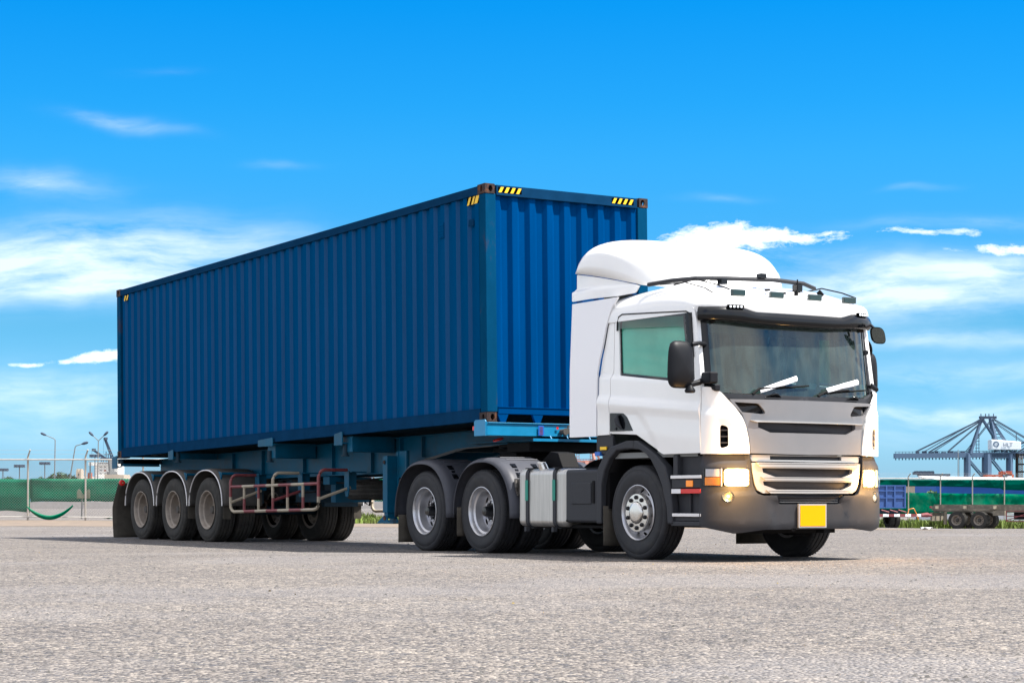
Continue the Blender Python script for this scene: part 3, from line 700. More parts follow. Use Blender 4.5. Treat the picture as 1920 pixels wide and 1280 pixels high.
# axles, springs, wheels
TX = (-8.44, -9.80, -11.18)
for x in TX:
    b = MB(); b.tube([(x, .25, .50), (x, 2.19, .50)], .075, 14); ax = tp('axle', b, 'tdark')
    for y in (.66, 1.74):
        b = MB()
        for k in range(5): b.tube([(x - .52 + k * .07, y, .66 - k * .018), (x, y, .60 - k * .018), (x + .52 - k * .07, y, .66 - k * .018)], .02, 6)
        finish('leaf_spring', b, 'tdark', ax)
        for xx in (x + .5, x - .62): b = MB(); b.box(xx, xx + .12, y - .05, y + .05, .60, 1.02); finish('spring_hanger', b, 'tdark', ax)
        b = MB(); b.lathe([(-.08, .02), (-.07, .09), (.05, .09), (.08, .04)], 16, c=(x + .28, y + .16 * (1 if y < 1 else -1), .58), axis='X'); finish('brake_chamber', b, 'cast', ax)
    for y, s in ((.165, -1), (.495, -1), (1.945, 1), (2.275, 1)): wheel(x, y, .502, TR, 't2', s)
for i, x in enumerate(TX):
    for s in (0, 1):
        f = (lambda y: y) if s == 0 else (lambda y: 2.44 - y)
        def gf(u_, v_, x=x, f=f):
            a = pi * (1 - u_); rx, rz = .665, .585
            ca, sa = cos(a), sin(a); e = 2 / 2.25
            px_ = math.copysign(abs(ca) ** e, ca); pz_ = abs(sa) ** e
            dr = 0 if v_ > .12 else -.03 * (1 - v_ / .12) ** 2
            return Vector((x + .01 + (rx + dr) * px_, f(.0 + .66 * v_), .565 + (rz + dr) * pz_))
        b = MB(); b.grid(gf, 36, 12); g_ = tp('mudguard', b, 'guardt', solid=.012, smooth=50)
        b = MB(); pts = [gf(k / 36, 0) + Vector((0, -.006 if s == 0 else .006, 0)) for k in range(37)]; b.tube(pts, .0105, 6); finish('edge_trim', b, 'step', g_)
        b = MB(); q = gf(.72, .1); b.tube([(q.x + .03, f(.03), q.z + .035), (q.x + .03, f(.66), q.z + .035)], .022, 10); b.prism([(q.x - .04, q.z + .07), (q.x + .09, q.z + .05), (q.x + .05, q.z - .06)], lambda a, c: (a, f(.035), c), lambda a, c: (a, f(.05), c))
        finish('guard_bracket', b, 'trailer', g_)
        if i < 2:
            b = MB(); b.box(x + .62, x + .63, *sorted((f(.02), f(.15))), .36, .60); tp('flap', b, 'flap')
for s in (0, 1):
    f = (lambda y: y) if s == 0 else (lambda y: 2.44 - y)
    def fl(u_, v_, f=f):
        z = .012 + .94 * v_; x = -12.30 - .05 * sin(v_ * pi * .9) + (.16 * max(0, v_ - .55) / .45)
        return Vector((x + .02 * sin(u_ * 5), f(-.03 + .64 * u_ + (.08 * max(0, v_ - .6) if u_ < .5 else 0)), z))
    b = MB(); b.grid(fl, 8, 16); tp('mud_flap', b, 'flap', solid=.012)
    b = MB(); b.lathe([(-.03, .045), (.0, .055), (.03, .045), (.035, .01)], 16, c=(-11.98, f(-.0), .955), axis='X'); tp('tail_lamp', b, 'reflred')
# side guards
def guard_set(f, fi=False):
    r = .0235
    def P(x, y, z): return (x, f(y), z)
    a = MB(); pts = lambda x, ymax, zt, zb: None
    root = bandtube('side_guard', P(-7.47, 0, .855), P(-4.53, 0, .882), r * .95, ['red', 'cream', 'red', 'cream', 'red', 'cream', 'red'], TR)
    def bent(nm, x, z0, zt, yin, m1, zsplit=None, m2=None):
        b = MB(); ms = [m1] + ([m2] if m2 else []); b.mi = len(ms) - 1
        k = [(x, 0, z0)]
        if zsplit: b.tube([P(x, 0, z0), P(x, 0, zsplit)], r, 10); b.mi = 0
        zs0 = zsplit or z0
        arc = [P(x, 0, zs0), P(x, 0, zt - .12)] + [P(x, .10 * (1 - cos(t)), zt - .12 + .12 * sin(t)) for t in (R(20), R(40), R(60), R(78), R(90))] + [P(x, yin, zt)]
        b.tube(arc, r, 10); finish(nm, b, ms, root)
    bent('guard_loop', -7.49, .60, 1.035, .42, 'red', .70, 'cream'); bent('guard_loop', -6.0, .72, 1.05, .42, 'cream'); bent('guard_loop', -4.52, .62, 1.075, .45, 'red', .70, 'cream')
    b = MB(); b.tube([P(-7.49, 0, .60), P(-7.48, 0, .54), P(-7.43, 0, .495), P(-7.36, 0, .477)], r, 10); finish('guard_corner', b, 'cream', root); b = MB(); b.tube([P(-4.52, 0, .62), P(-4.53, 0, .57), P(-4.58, 0, .53), P(-4.66, 0, .518)], r, 10); finish('guard_corner', b, 'cream', root)
    bt = bandtube('guard_bottom_rail', P(-7.36, 0, .477), P(-4.66, 0, .518), r, ['cream', 'red', 'cream', 'red', 'cream', 'red', 'cream'], TR)
    for x, c1, c2 in ((-6.995, 'red', 'cream'), (-6.49, 'cream', 'red'), (-6.0, 'red', 'cream'), (-5.51, 'cream', 'red'), (-5.01, 'red', 'cream')):
        z0 = .477 + (x + 7.4) * .015; z1 = .855 + (x + 7.47) * .0092; b_ = bandtube('guard_post', P(x, 0, z0), P(x, 0, z1), r * .9, [c1, c2], TR); b_.parent = root
        b_.location = (0, 0, 0)
    for x, z, zi, c in ((-7.46, .62, .80, 'cream'), (-6.0, .645, .80, 'red'), (-4.52, .665, .83, 'cream')):
        b = MB(); b.tube([P(x, 0, z), P(x, .5, zi)], r * .9, 8); finish('guard_brace', b, c, root)
    for x in (-7.49, -6.0, -4.52):
        b = MB(); b.box(x - .07, x + .07, *sorted((f(.44), f(.455))), .80, 1.06); b.py([(x - .07, .80), (x + .07, .80), (x + .03, .70), (x - .03, .70)], *sorted((f(.44), f(.455)))); b.box(x - .01, x + .12, *sorted((f(.455), f(.70))), 1.04, 1.055); b.box(x - .02, x, *sorted((f(.455), f(.60))), .8, 1.04)
        finish('guard_bracket', b, 'trailer', root, bevel=.002)
guard_set(lambda y: y); guard_set(lambda y: 2.44 - y)
# spare wheel, tanks, boxes, pipes
sp = bpy.data.objects.new('spare_tyre', TY['d']); COL.objects.link(sp); sp.parent = TR; sp.location = Vector((-4.95, 1.25, .80)) - TR.location; sp.rotation_euler = (R(90), 0, 0)
b = MB(); b.box(-5.9, -5.75, .9, 1.5, .62, .99); b.box(-5.60, -5.40, .62, .80, .88, .99); tp('spare_carrier', b, 'trailer')
b = MB(); b.lathe([(-.35, .02), (-.33, .14), (.33, .14), (.35, .02)], 20, c=(-6.9, .95, .88), axis='X'); tp('air_tank', b, 'tdark')
b = MB()
for (p, q) in (((-6.9, .75, .95), (-3.5, .72, .98)), ((-7.9, .62, .9), (-6.2, .8, .78)), ((-5.4, 1.2, .62), (-5.3, 1.3, .98))): b.tube([p, ((p[0] + q[0]) / 2, (p[1] + q[1]) / 2, min(p[2], q[2]) - .05), q], .014, 6)
tp('air_hose', b, 'black')
b = MB(); b.box(-7.60, -7.50, 1.6, 2.2, .55, 1.05); tp('valve_plate', b, 'tdark', .01); b = MB(); b.box(-7.0, -6.2, .86, 1.5, .62, .80); tp('brake_valve_box', b, 'tdark', .01)

# ================================================================== tractor
TK = thing('semi_truck', (2.2, 1.22, 0), 'white cab-over semi truck with roof deflector and lit headlights pulling the blue container', 'truck')
def kp_(name, b, m, bevel=0, **k): return finish(name, b, m, TK, bevel=bevel, **k)
class Front:
    """plan outline of the cab front; t = arc length from the middle, near side negative"""
    def __init__(s, Xc, hw=1.22, D=.44, n=2.6):
        s.Xc = Xc if callable(Xc) else (lambda z: Xc); s.hw = hw; s.D = D; k = 400; s.t = [0]; s.p = []
        for i in range(k + 1):
            a = pi / 2 * i / k; s.p.append((D * cos(a) ** (2 / n) if i < k else 0, hw * sin(a) ** (2 / n)))
            if i: s.t.append(s.t[-1] + math.dist(s.p[-1], s.p[-2]))
        s.L = s.t[-1]
    def at(s, t):
        a = abs(t); sg = 1 if t > 0 else -1
        if a >= s.L: x = -(a - s.L); y = s.hw; nx, ny = 0, 1
        else:
            import bisect
            i = max(1, bisect.bisect_left(s.t, a)); f = (a - s.t[i - 1]) / (s.t[i] - s.t[i - 1]); p, q = s.p[i - 1], s.p[i]
            x = p[0] + (q[0] - p[0]) * f; y = p[1] + (q[1] - p[1]) * f; i0 = max(0, i - 6); i1 = min(len(s.p) - 1, i + 6)
            tx, ty = s.p[i1][0] - s.p[i0][0], s.p[i1][1] - s.p[i0][1]; l_ = math.hypot(tx, ty); nx, ny = ty / l_, -tx / l_
        return x, sg * y, nx, sg * ny
    def __call__(s, t, z, off=0):
        x, y, nx, ny = s.at(t); return Vector((s.Xc(z) - s.D + x + nx * off, 1.22 + y + ny * off, z))
FB = Front(4.51); FU = Front(4.54, 1.24, .46); FW = Front(lambda z: 4.38 - (z - 1.75) * .14, 1.2, .36); FV = Front(4.36, 1.2, .38)
outc = lambda c: Vector((c.x - 3.4, c.y - 1.22, 0))
def fp(name, outline, F, m, parent=TK, off=0, offf=None, **k):
    k.setdefault('out', outc); k.setdefault('du', .07)
    return panel(name, outline, (lambda t, z: F(t, z, off + (offf(t, z) if offf else 0))), m, parent, **k)
def sm(a, b_, x): x = min(max((x - a) / (b_ - a), 0), 1); return x * x * (3 - 2 * x)

# --- cab sides
hwd = lambda x: 1.195 if x < 2.0 else 1.195 * (1 - ((x - 2.0) / 1.41) ** 2.2) ** (1 / 2.2)
def relief(X, Z):
    w_ = Z + .085 * (X - 2.6)
    i = 0
    if w_ < 1.45: i += .012 * (1 - sm(1.15, 1.45, w_))
    i += .014 * sm(1.745, 1.80, w_) + .018 * sm(1.97, 2.03, w_) + .022 * max(0, w_ - 2.05)
    i -= .016 * math.exp(-((w_ - 1.70) / .05) ** 2)
    fz = 1.62 if X < 3.02 else 1.62 - .46 * ((X - 3.02) / .46) ** 1.8
    if 2.61 < X < 3.6: i += .013 * sm(0, .035, fz - Z)
    return i
wcuts = [((2.6, w_), (.085, 1)) for w_ in (1.25, 1.35, 1.45, 1.6, 1.66, 1.70, 1.74, 1.765, 1.79, 1.81, 1.9, 1.965, 1.985, 2.005, 2.025, 2.04, 2.2, 2.4)]
for s in (0, 1):
    Y = (lambda y: y) if s == 0 else (lambda y: 2.44 - y); on = (0, -1, 0) if s == 0 else (0, 1, 0)
    sf = lambda off=0: (lambda a, c: Vector((a, Y(relief(a, c) - off), c)))
    door = rpoly([(2.592, 1.375, .03), (2.592, 1.985), (2.632, 2.06), (2.632, 2.758, .04), (4.05, 2.665, .10), (4.10, 2.52, .05), (4.205, 1.85), (4.225, 1.13, .03), (3.56, 1.13, .16), (3.08, 1.352, .12)])
    win = rpoly([(2.70, 2.665, .10), (4.00, 2.592, .10), (4.08, 1.857, .015), (2.745, 2.008, .02)])
    dr = panel('door', door, sf(.004), 'white', TK, holes=[win], th=.05, du=.045, dv=.045, out=on, bevel=.010, cuts=wcuts, seg=3)
    win_in = rpoly([(2.72, 2.642, .09), (3.977, 2.572, .09), (4.055, 1.888, .01), (2.768, 2.033, .02)])
    panel('window_seal', win, sf(-.012), 'plasticg', dr, holes=[win_in], th=.02, du=0, out=on, bevel=.004)
    panel('window_glass', win_in, sf(-.022), 'win', dr, th=0, du=.4, out=on, bevel=0)
    hd = [(2.77, 2.672), (2.76, 2.50), (2.80, 2.48)]
    wd = rpoly([(2.69, 2.50), (2.69, 2.680, .12), (4.02, 2.61, .10), (4.07, 2.13), (3.955, 2.13), (3.90, 2.46, .10), (2.76, 2.52)])
    panel('rain_deflector', wd, sf(.010), 'smoke', dr, th=0, du=.3, out=on, bevel=0)
    b = MB(); e = [(2.69, 2.50), (2.69, 2.59), (2.715, 2.65), (2.78, 2.675), (3.4, 2.645), (3.94, 2.617), (3.995, 2.59), (4.02, 2.54), (4.07, 2.13)]
    b.tube([Vector((a, Y(relief(a, c) - .014), c)) for a, c in e], .009, 6); finish('deflector_edge', b, 'plasticg', dr)
    b = MB()
    for a in (3.23, 3.32): b.tube([(a, Y(relief(a, 2.68) - .002), 2.685), (a, Y(relief(a, 2.68) - .010), 2.685)], .012, 10)
    finish('screw_cap', b, 'plasticg', dr)
    ho = rpoly([(2.60, 1.600), (2.84, 1.592, .06), (2.91, 1.545, .05), (3.02, 1.395), (2.60, 1.400)])
    panel('door_handle', ho, sf(.007), 'plasticg', dr, th=.008, du=0, out=on, bevel=.003)
    b = MB(); b.tube([Vector((2.76, Y(-.012), 1.575)), Vector((2.765, Y(-.035), 1.53)), Vector((2.79, Y(-.035), 1.47)), Vector((2.83, Y(-.015), 1.425))], [.016, .028, .028, .014], 10); b.tube([(2.71, Y(-.006), 1.425), (2.71, Y(-.012), 1.425)], .016, 12)
    finish('handle_grip', b, 'plastic', dr)
    # body behind the door
    E_ = [(2.332, 1.351), (2.338, 1.7), (2.352, 2.05), (2.385, 2.20), (2.435, 2.342), (2.49, 2.55), (2.545, 2.68), (2.60, 2.775), (2.70, 2.872)]
    body = [(a + .014, z + .01) for a, z in E_[:-1]] + [(2.618, 2.80), (2.618, 2.065), (2.578, 1.985), (2.578, 1.365)]
    panel('cab_side', body, sf(0), 'white', TK, th=.03, du=0, out=on, bevel=.006, cuts=wcuts)
    inner_f = rpoly([(2.30, 1.40), (2.32, 2.05), (2.41, 2.342), (2.56, 2.76), (4.03, 2.67), (4.12, 1.82), (4.15, 1.16), (3.55, 1.16), (3.08, 1.37)])
    panel('door_frame', inner_f, lambda a, c: Vector((a, Y(.075), c)), 'black', TK, holes=[rpoly([(2.68, 2.675, .08), (3.97, 2.61, .08), (4.04, 1.845, .01), (2.74, 1.98, .01)])], th=.01, du=0, out=on, bevel=0)
    # fairings
    fr = [(1.80, 1.353), (1.80, 2.868)] + E_[::-1]
    panel('side_fairing', fr, lambda a, c: Vector((a, Y(-.008 + .05 * max(0, (c - 2.05)) * .9 + .03 * max(0, 2.1 - a) ** 2), c)), 'fairing', TK, th=.025, du=.12, dv=.3, out=on, bevel=.006)
    co_ = rpoly([(1.86, 3.20, .02), (3.19, 2.995, .02), (3.11, 2.918, .08), (2.72, 2.893, .1), (1.80, 2.895, .02), (1.80, 3.0, .02), (1.86, 3.04)])
    def cof(a, c):
        x = a
        for _ in range(12): x = .5 * x + .5 * (a - 1.587 * (1.235 - hwd(min(x, 3.3)) - .03))
        y = 1.235 - hwd(min(x, 3.3)) - .03 * sm(1.8, 2.2, a)
        return Vector((x, Y(y + .03 - .03 * (1 - sm(2.99, 3.03, c))), c))
    panel('deflector_collar', co_, cof, 'white', TK, th=.025, du=.1, out=on, bevel=.006, cuts=[((0, z), (0, 1)) for z in (2.98, 3.0, 3.015, 3.03, 3.05)])
    # lower arch
    outer = [(2.34, .38), (2.355, .60), (2.35, .983), (2.462, 1.117), (2.617, 1.232), (2.92, 1.292), (3.108, 1.286), (3.294, 1.205), (3.46, 1.12), (3.63, .999), (3.705, .80), (3.745, .58), (3.755, .39)]
    inner = [(3.66, .385), (3.645, .565), (3.56, .80), (3.48, .93), (3.362, 1.07), (3.26, 1.145), (3.148, 1.185), (2.93, 1.20), (2.729, 1.185), (2.60, 1.10), (2.50, .97), (2.445, .80), (2.435, .38)]
    panel('wheel_arch', outer + inner, lambda a, c: Vector((a, Y(-.012), c)), 'plastic', TK, th=.10, du=0, out=on, bevel=.018, seg=3)
    b = MB()
    prof = [inner[12 - i] for i in range(13)]
    b.grid(lambda u_, v_: (lambda q: Vector((q[0], Y(.05 + .62 * v_), q[1] + .01)))(prof[min(12, int(round(u_ * 12)))]), 12, 4)
    kp_('wheel_liner', b, 'black', solid=.01)
    b = MB(); b.box(2.30, 2.62, *sorted((Y(.02), Y(.06))), 1.15, 1.365); kp_('rear_arch_panel', b, 'plastic', .01)
    b = MB(); b.box(2.93, 3.05, *sorted((Y(-.016), Y(.03))), 1.205, 1.288); kp_('arch_clip', b, 'plastic', .004)
    b = MB(); b.box(2.42, 2.62, *sorted((Y(.10), Y(.50))), .14, .62); kp_('mud_flap', b, 'flap', .004) if False else None
    b.b.free()
    b = MB(); b.grid(lambda u_, v_: Vector((2.47 + .02 * sin(u_ * 4), Y(-.0 + .56 * u_), .14 + .44 * v_)), 6, 6); kp_('mud_flap', b, 'flap', solid=.01)
    b = MB(); b.box(2.45, 2.50, *sorted((Y(.06), Y(.54))), .55, 1.15); kp_('flap_carrier', b, 'black')
    # steps
    b = MB(); b.box(3.70, 4.24, *sorted((Y(.09), Y(.13))), .40, 1.12); b.box(3.72, 3.80, *sorted((Y(.02), Y(.10))), .90, 1.12)
    b.box(3.95, 3.975, *sorted((Y(.06), Y(.10))), .5, .75); st = kp_('step_well', b, 'plastic', .012)
    for z in (.885, .487):
        b = MB(); b.box(3.715, 4.235, *sorted((Y(-.008), Y(.02))), z - .017, z + .017); finish('step_edge', b, 'step', st, bevel=.004)
        b = MB(); b.box(3.72, 4.23, *sorted((Y(.02), Y(.10))), z - .015, z + .005); finish('step_tread', b, 'plastic', st)
    b = MB(); b.box(3.72, 4.235, *sorted((Y(.004), Y(.09))), .768, .862); finish('step_bar', b, 'plastic', st, bevel=.008)
    b = MB(); b.box(3.98, 4.095, *sorted((Y(-.006), Y(.004))), .782, .848); finish('side_marker', b, 'amber', st, bevel=.004)
    b = MB(); b.box(3.725, 3.885, *sorted((Y(-.004), Y(.06))), .712, .760); finish('white_reflector', b, 'reflwhite', st, bevel=.003)
    b = MB(); b.box(3.887, 4.225, *sorted((Y(-.004), Y(.06))), .712, .760); finish('red_reflector', b, 'reflred', st, bevel=.003)
    b = MB(); b.box(3.71, 4.24, *sorted((Y(.0), Y(.5))), .37, .42); b.box(3.74, 4.25, *sorted((Y(.02), Y(.06))), .42, .47); finish('step_sill', b, 'plastic', st, bevel=.01)
b = MB(); b.box(2.40, 2.52, .0, .012, 1.20, 1.235); kp_('yellow_label', b, 'yellow')
b = MB(); b.box(2.30, 2.40, -.005, .05, 1.135, 1.18); kp_('blue_connector', b, 'blueplug', .006)

# --- roof shell, lip, visor, deflector
def interp(x, tab):
    if x <= tab[0][0]: return tab[0][1]
    for (a, fa), (b_, fb) in zip(tab, tab[1:]):
        if x <= b_:
            t = (x - a) / (b_ - a); return fa + (fb - fa) * t
    return tab[-1][1]
def smooth_tab(x, tab):
    """Catmull-Rom through the table"""
    k = 0
    while k < len(tab) - 2 and x > tab[k + 1][0]: k += 1
    p = [tab[max(k - 1, 0)], tab[k], tab[k + 1], tab[min(k + 2, len(tab) - 1)]]
    h = p[2][0] - p[1][0]; t = min(max((x - p[1][0]) / h, 0), 1)
    m1 = (p[2][1] - p[0][1]) / max(p[2][0] - p[0][0], 1e-6) * h; m2 = (p[3][1] - p[1][1]) / max(p[3][0] - p[1][0], 1e-6) * h
    return (2 * t ** 3 - 3 * t ** 2 + 1) * p[1][1] + (t ** 3 - 2 * t ** 2 + t) * m1 + (-2 * t ** 3 + 3 * t ** 2) * p[2][1] + (t ** 3 - t ** 2) * m2
def shell(xs, hwf, zbf, ztf, n_, steps=48):
    def fn(u_, v_):
        x = xs[min(int(round(u_ * (len(xs) - 1))), len(xs) - 1)]; a = pi * v_; ca, sa = cos(a), sin(a); hw = hwf(x); zb = zbf(x); zt = ztf(x); n = n_(x) if callable(n_) else n_
        return Vector((x, 1.22 - math.copysign(abs(ca) ** (2 / n), ca) * hw, zb + (zt - zb) * abs(sa) ** (2 / n)))
    return fn
def spaced(x0, x1, n, power=1.0): return [x0 + (x1 - x0) * (1 - (1 - i / n) ** power) for i in range(n + 1)]
xs = spaced(2.40, 4.345, 40, 1.9)
hwr = lambda x: 1.19 * (1 - (max(0, x - 3.92) / .43) ** 2.6) ** (1 / 2.6) if x < 4.349 else .02
fn = shell(xs, hwr, lambda x: 2.60 - .0 * x, lambda x: smooth_tab(x, [(2.4, 2.95), (2.9, 2.985), (3.4, 3.00), (3.8, 2.945), (4.1, 2.84), (4.25, 2.775), (4.345, 2.72)]), 3.4)
b = MB(); b.grid(fn, 40, 48); kp_('roof', b, 'white', smooth=60)
def lipf(u_, v_):
    t = -1.25 + 2.5 * u_; c = sm(.55, .80, abs(t)); zl = 2.605 + .045 * c
    pr_ = [(.012, zl), (.016, zl + .02), (.012, 2.69), (-.002, 2.73), (-.03, 2.758), (-.075, 2.775), (-.14, 2.785)]
    k = v_ * 6; i = min(int(k), 5); f = k - i; o_ = pr_[i][0] + (pr_[i + 1][0] - pr_[i][0]) * f; z = pr_[i][1] + (pr_[i + 1][1] - pr_[i][1]) * f
    e = sm(1.10, 1.25, abs(t)); return FV(t, z - .03 * e * v_, o_ - .03 * e * (1 if v_ > .5 else .2))
b = MB(); b.grid(lipf, 60, 12); kp_('roof_lip', b, 'white', smooth=60)
def visf(u_, v_):
    t = -1.22 + 2.44 * u_; c = sm(.55, .80, abs(t)); zl = 2.607 + .045 * c; zb = 2.475 + .035 * sm(.3, 1.1, abs(t)) - .0 * c
    pr_ = [(.008, zl), (.030, zl - .025), (.045, (zl + zb) / 2 + .01), (.040, zb + .02), (.020, zb), (-.05, zb - .006), (-.16, zb + .03)]
    k = v_ * 6; i = min(int(k), 5); f = k - i; o_ = pr_[i][0] + (pr_[i + 1][0] - pr_[i][0]) * f; z = pr_[i][1] + (pr_[i + 1][1] - pr_[i][1]) * f
    return FV(t, z, o_)
b = MB(); b.grid(visf, 60, 12); kp_('sun_visor', b, 'plasticg', smooth=50)
b = MB()
for t in (-1.06, -.5, 0, .5, 1.06):
    p = FV(t, 2.55, -.05); q = FW(t, 2.52, .0); b.beam(p, q, .05, .10)
kp_('visor_bracket', b, 'black')
for t0 in (-.835, .93):
    pn = fp('marker_lamp', rect(t0 - .09, t0 + .09, 2.632, 2.672, .006), FV, 'blk', off=.040, th=.03, bevel=.003)
    b = MB()
    for k in range(4): p = FV(t0 - .06 + k * .04, 2.652, .037); q = FV(t0 - .06 + k * .04, 2.652, .044); b.tube([p, q], .012, 12)
    finish('led', b, 'led', pn)
# deflector
xs = spaced(1.875, 3.40, 44, 1.5)
ztd = lambda x: smooth_tab(1.875 + (x - 1.875) * 1.105, [(1.875, 3.235), (1.90, 3.36), (1.96, 3.47), (2.05, 3.545), (2.18, 3.58), (2.40, 3.58), (2.70, 3.535), (2.95, 3.455), (3.15, 3.345), (3.35, 3.185), (3.48, 3.065), (3.56, 2.985)])
zbd = lambda x: interp(x + 1.587 * (1.195 - hwd(x)), [(1.875, 3.205), (3.2, 3.0), (3.9, 2.955), (5.2, 2.93)])
fn0 = shell(xs, hwd, zbd, ztd, lambda x: 4.6 - 2.0 * sm(2.2, 3.2, x))
def fnd(u_, v_):
    p = fn0(u_, v_); a = min(v_, 1 - v_)
    g_ = math.exp(-((a - .085) / .022) ** 2) * sm(2.1, 2.4, p.x) * (1 - sm(2.8, 3.1, p.x)) * .025
    p.z += g_; return p
b = MB(); b.grid(fnd, 44, 64); kp_('roof_deflector', b, 'white', smooth=60, solid=.02)
b = MB(); b.grid(lambda u_, v_: Vector((1.885, .10 + 2.24 * u_, 3.205 + .0 * u_ + (.30 * v_ * (1 - abs(2 * u_ - 1) ** 6)))), 16, 4); kp_('deflector_rear_frame', b, 'black')
b = MB(); b.tube([(3.12, .14, 2.975), (3.45, .20, 2.992), (3.70, .32, 3.0), (3.86, .60, 3.002), (3.95, 1.2, 3.012), (3.95, 1.62, 2.995), (3.92, 1.80, 2.955)], .024, 8); kp_('roof_bar', b, 'plastic')
for q_ in ((3.90, 3.98, 1.0, 1.08, 3.02, 3.07), (3.86, 3.94, .5, .58, 2.93, 2.99), (3.90, 3.98, 1.5, 1.58, 2.90, 2.98)):
    b = MB(); b.box(*q_); kp_('bar_mount', b, 'plasticg', .004)
for y in (.35, 2.1):
    b = MB(); b.tube([(3.30, y, 3.02 - .05), (3.75, y - .05, 2.985), (4.05, y - .02, 2.91), (4.2, y + .05, 2.845)], .008, 6); kp_('roof_cable', b, 'black')
b = MB(); b.tube([(4.18, 1.32, 2.83), (4.18, 1.32, 2.87)], .022, 10); b.tube([(4.18, 1.32, 2.87), (4.20, 1.32, 2.90), (4.20, 1.32, 3.0)], .008, 6); kp_('aerial', b, 'black')
for y in (.50, 1.0, 1.53, 2.04):
    b = MB(); b.box(-.03, .02, -.088, .088, -.032, .035); o = finish('roof_lamp', b, 'greenlamp', TK, bevel=.012, loc=(4.255 - .05 * abs(y - 1.22), y, 2.812), seg=3)
    b = MB(); b.tube([(-.02, -.02, -.03), (-.03, -.10, -.04), (-.01, -.13, -.06)], .009, 6); b.tube([(-.02, .0, -.03), (-.02, 0, -.07)], .02, 8); finish('lamp_foot', b, 'black', o, local=True)
b = MB(); b.box(4.10, 4.16, .95, .98, 2.865, 2.885); b.tube([(4.22, 1.12, 2.83), (4.22, 1.12, 2.85)], .02, 8); b.beam((4.14, 1.72, 2.85), (4.10, 1.70, 2.90), .03, .05); kp_('roof_fitting', b, 'black')
b = MB(); b.tube([(3.35, .13, 2.955), (3.75, .16, 2.945), (3.98, .25, 2.87), (4.08, .33, 2.79)], .006, 6); kp_('roof_seam', b, 'black')

# --- windscreen, pillars
wl = rpoly([(-1.115, 2.56), (-1.105, 1.90, .1), (-1.02, 1.757, .06), (0, 1.735), (1.02, 1.757, .06), (1.105, 1.90, .1), (1.115, 2.56)])
fp('windscreen', wl, FW, 'wsh', th=0, bevel=0, du=.06)
fp('windscreen_band', rpoly([(-1.10, 2.375), (0, 2.35), (1.10, 2.375), (1.10, 2.56), (-1.10, 2.56)]), FW, glass('tinted_band', (.10, .11, .12), ior=1.5), off=-.006, th=0, bevel=0)
for s in (-1, 1):
    pil = [(s * 1.325, 1.80), (s * 1.05, 1.745), (s * 1.088, 1.86), (s * 1.082, 2.60), (s * 1.325, 2.60)]
    if s > 0: pil = pil[::-1]
    fp('windscreen_pillar', pil, FW, 'plasticg', off=.006, th=.05, bevel=.006, du=.04)
    pj = [(s * 1.40, 1.80), (s * 1.28, 1.78), (s * 1.28, 2.62), (s * 1.40, 2.62)]
    if s > 0: pj = pj[::-1]
    fp('door_pillar', pj, FW, 'black', off=-.03, th=.02, bevel=0, du=.1)
cowl = rpoly([(-1.13, 1.80), (-1.05, 1.77), (-.99, 1.745), (0, 1.735), (.99, 1.745), (1.05, 1.77), (1.13, 1.80), (1.10, 1.715), (1.0, 1.693), (0, 1.690), (-1.0, 1.693), (-1.10, 1.715)])
for s in (-1, 1): fp('seam_backing', [(s * 1.36, 1.10), (s * 1.24, 1.10), (s * 1.24, 1.83), (s * 1.36, 1.83)][::-s], FB, 'black', off=-.035, th=.01, bevel=0, du=.03)
fp('windscreen_cowl', cowl, Front(4.43, 1.215, .40), 'plastic', th=.06, bevel=.01)
for t in (-.42, .70):
    b = MB(); b.grid(lambda u_, v_, t=t: Front(4.43, 1.215, .40)(t + .2 * (u_ - .5), 1.715 + .035 * sin(pi * u_) * v_, .012 + .05 * v_ * sin(pi * u_)), 12, 4); kp_('cowl_cap', b, 'plasticg', solid=.008)
# wipers
for (a, m1, e) in (((-.66, 1.745), (-.585, 1.80), (.10, 1.855)), ((.20, 1.745), (.30, 1.79), (1.03, 1.84))):
    b = MB(); b.tube([FW(*a, .04), FW(*m1, .045), FW((m1[0] + e[0]) / 2, (m1[1] + e[1]) / 2 + .01, .04)], [.016, .014, .009], 8); wp = kp_('wiper', b, 'black')
    b = MB(); n_ = 12; b.tube([FW(m1[0] + .12 + (e[0] - m1[0] - .12) * k / n_, m1[1] + (e[1] - m1[1]) * (k / n_) ** .8, .02) for k in range(n_ + 1)], .009, 6); finish('wiper_blade', b, 'black', wp)
# interior
b = MB(); b.box(2.36, 4.10, .06, 2.38, 1.10, 1.16); b.box(2.36, 2.40, .08, 2.36, 1.16, 2.95); b.box(4.02, 4.10, .08, 2.36, 1.16, 1.62); kp_('cab_lining', b, 'trim')
b = MB()
b.grid(lambda u_, v_: Vector((4.27 - .62 * v_ - .25 * (2 * u_ - 1) ** 4, .10 + 2.24 * u_, 1.70 + .055 * sin(pi * min(v_ * 1.2, 1)) - .25 * max(0, v_ - .8) * 5 * .2)), 24, 10)
ds_ = kp_('dashboard', b, 'dash', solid=.03, smooth=60)
b = MB(); b.box(3.60, 3.72, .3, 1.05, 1.62, 1.84); finish('instrument_hood', b, 'dash', ds_, bevel=.03)
b = MB(); ring = [Vector((3.52 + .09 * cos(a) * .5, .64 + .21 * sin(a), 1.80 + .20 * cos(a) * .75)) for a in [2 * pi * k / 28 for k in range(29)]]; b.tube(ring, .014, 8, caps=False); b.tube([(3.52, .44, 1.80), (3.52, .84, 1.80)], .014, 6); b.tube([(3.52, .64, 1.80), (3.62, .64, 1.70)], .03, 8); kp_('steering_wheel', b, 'dash')
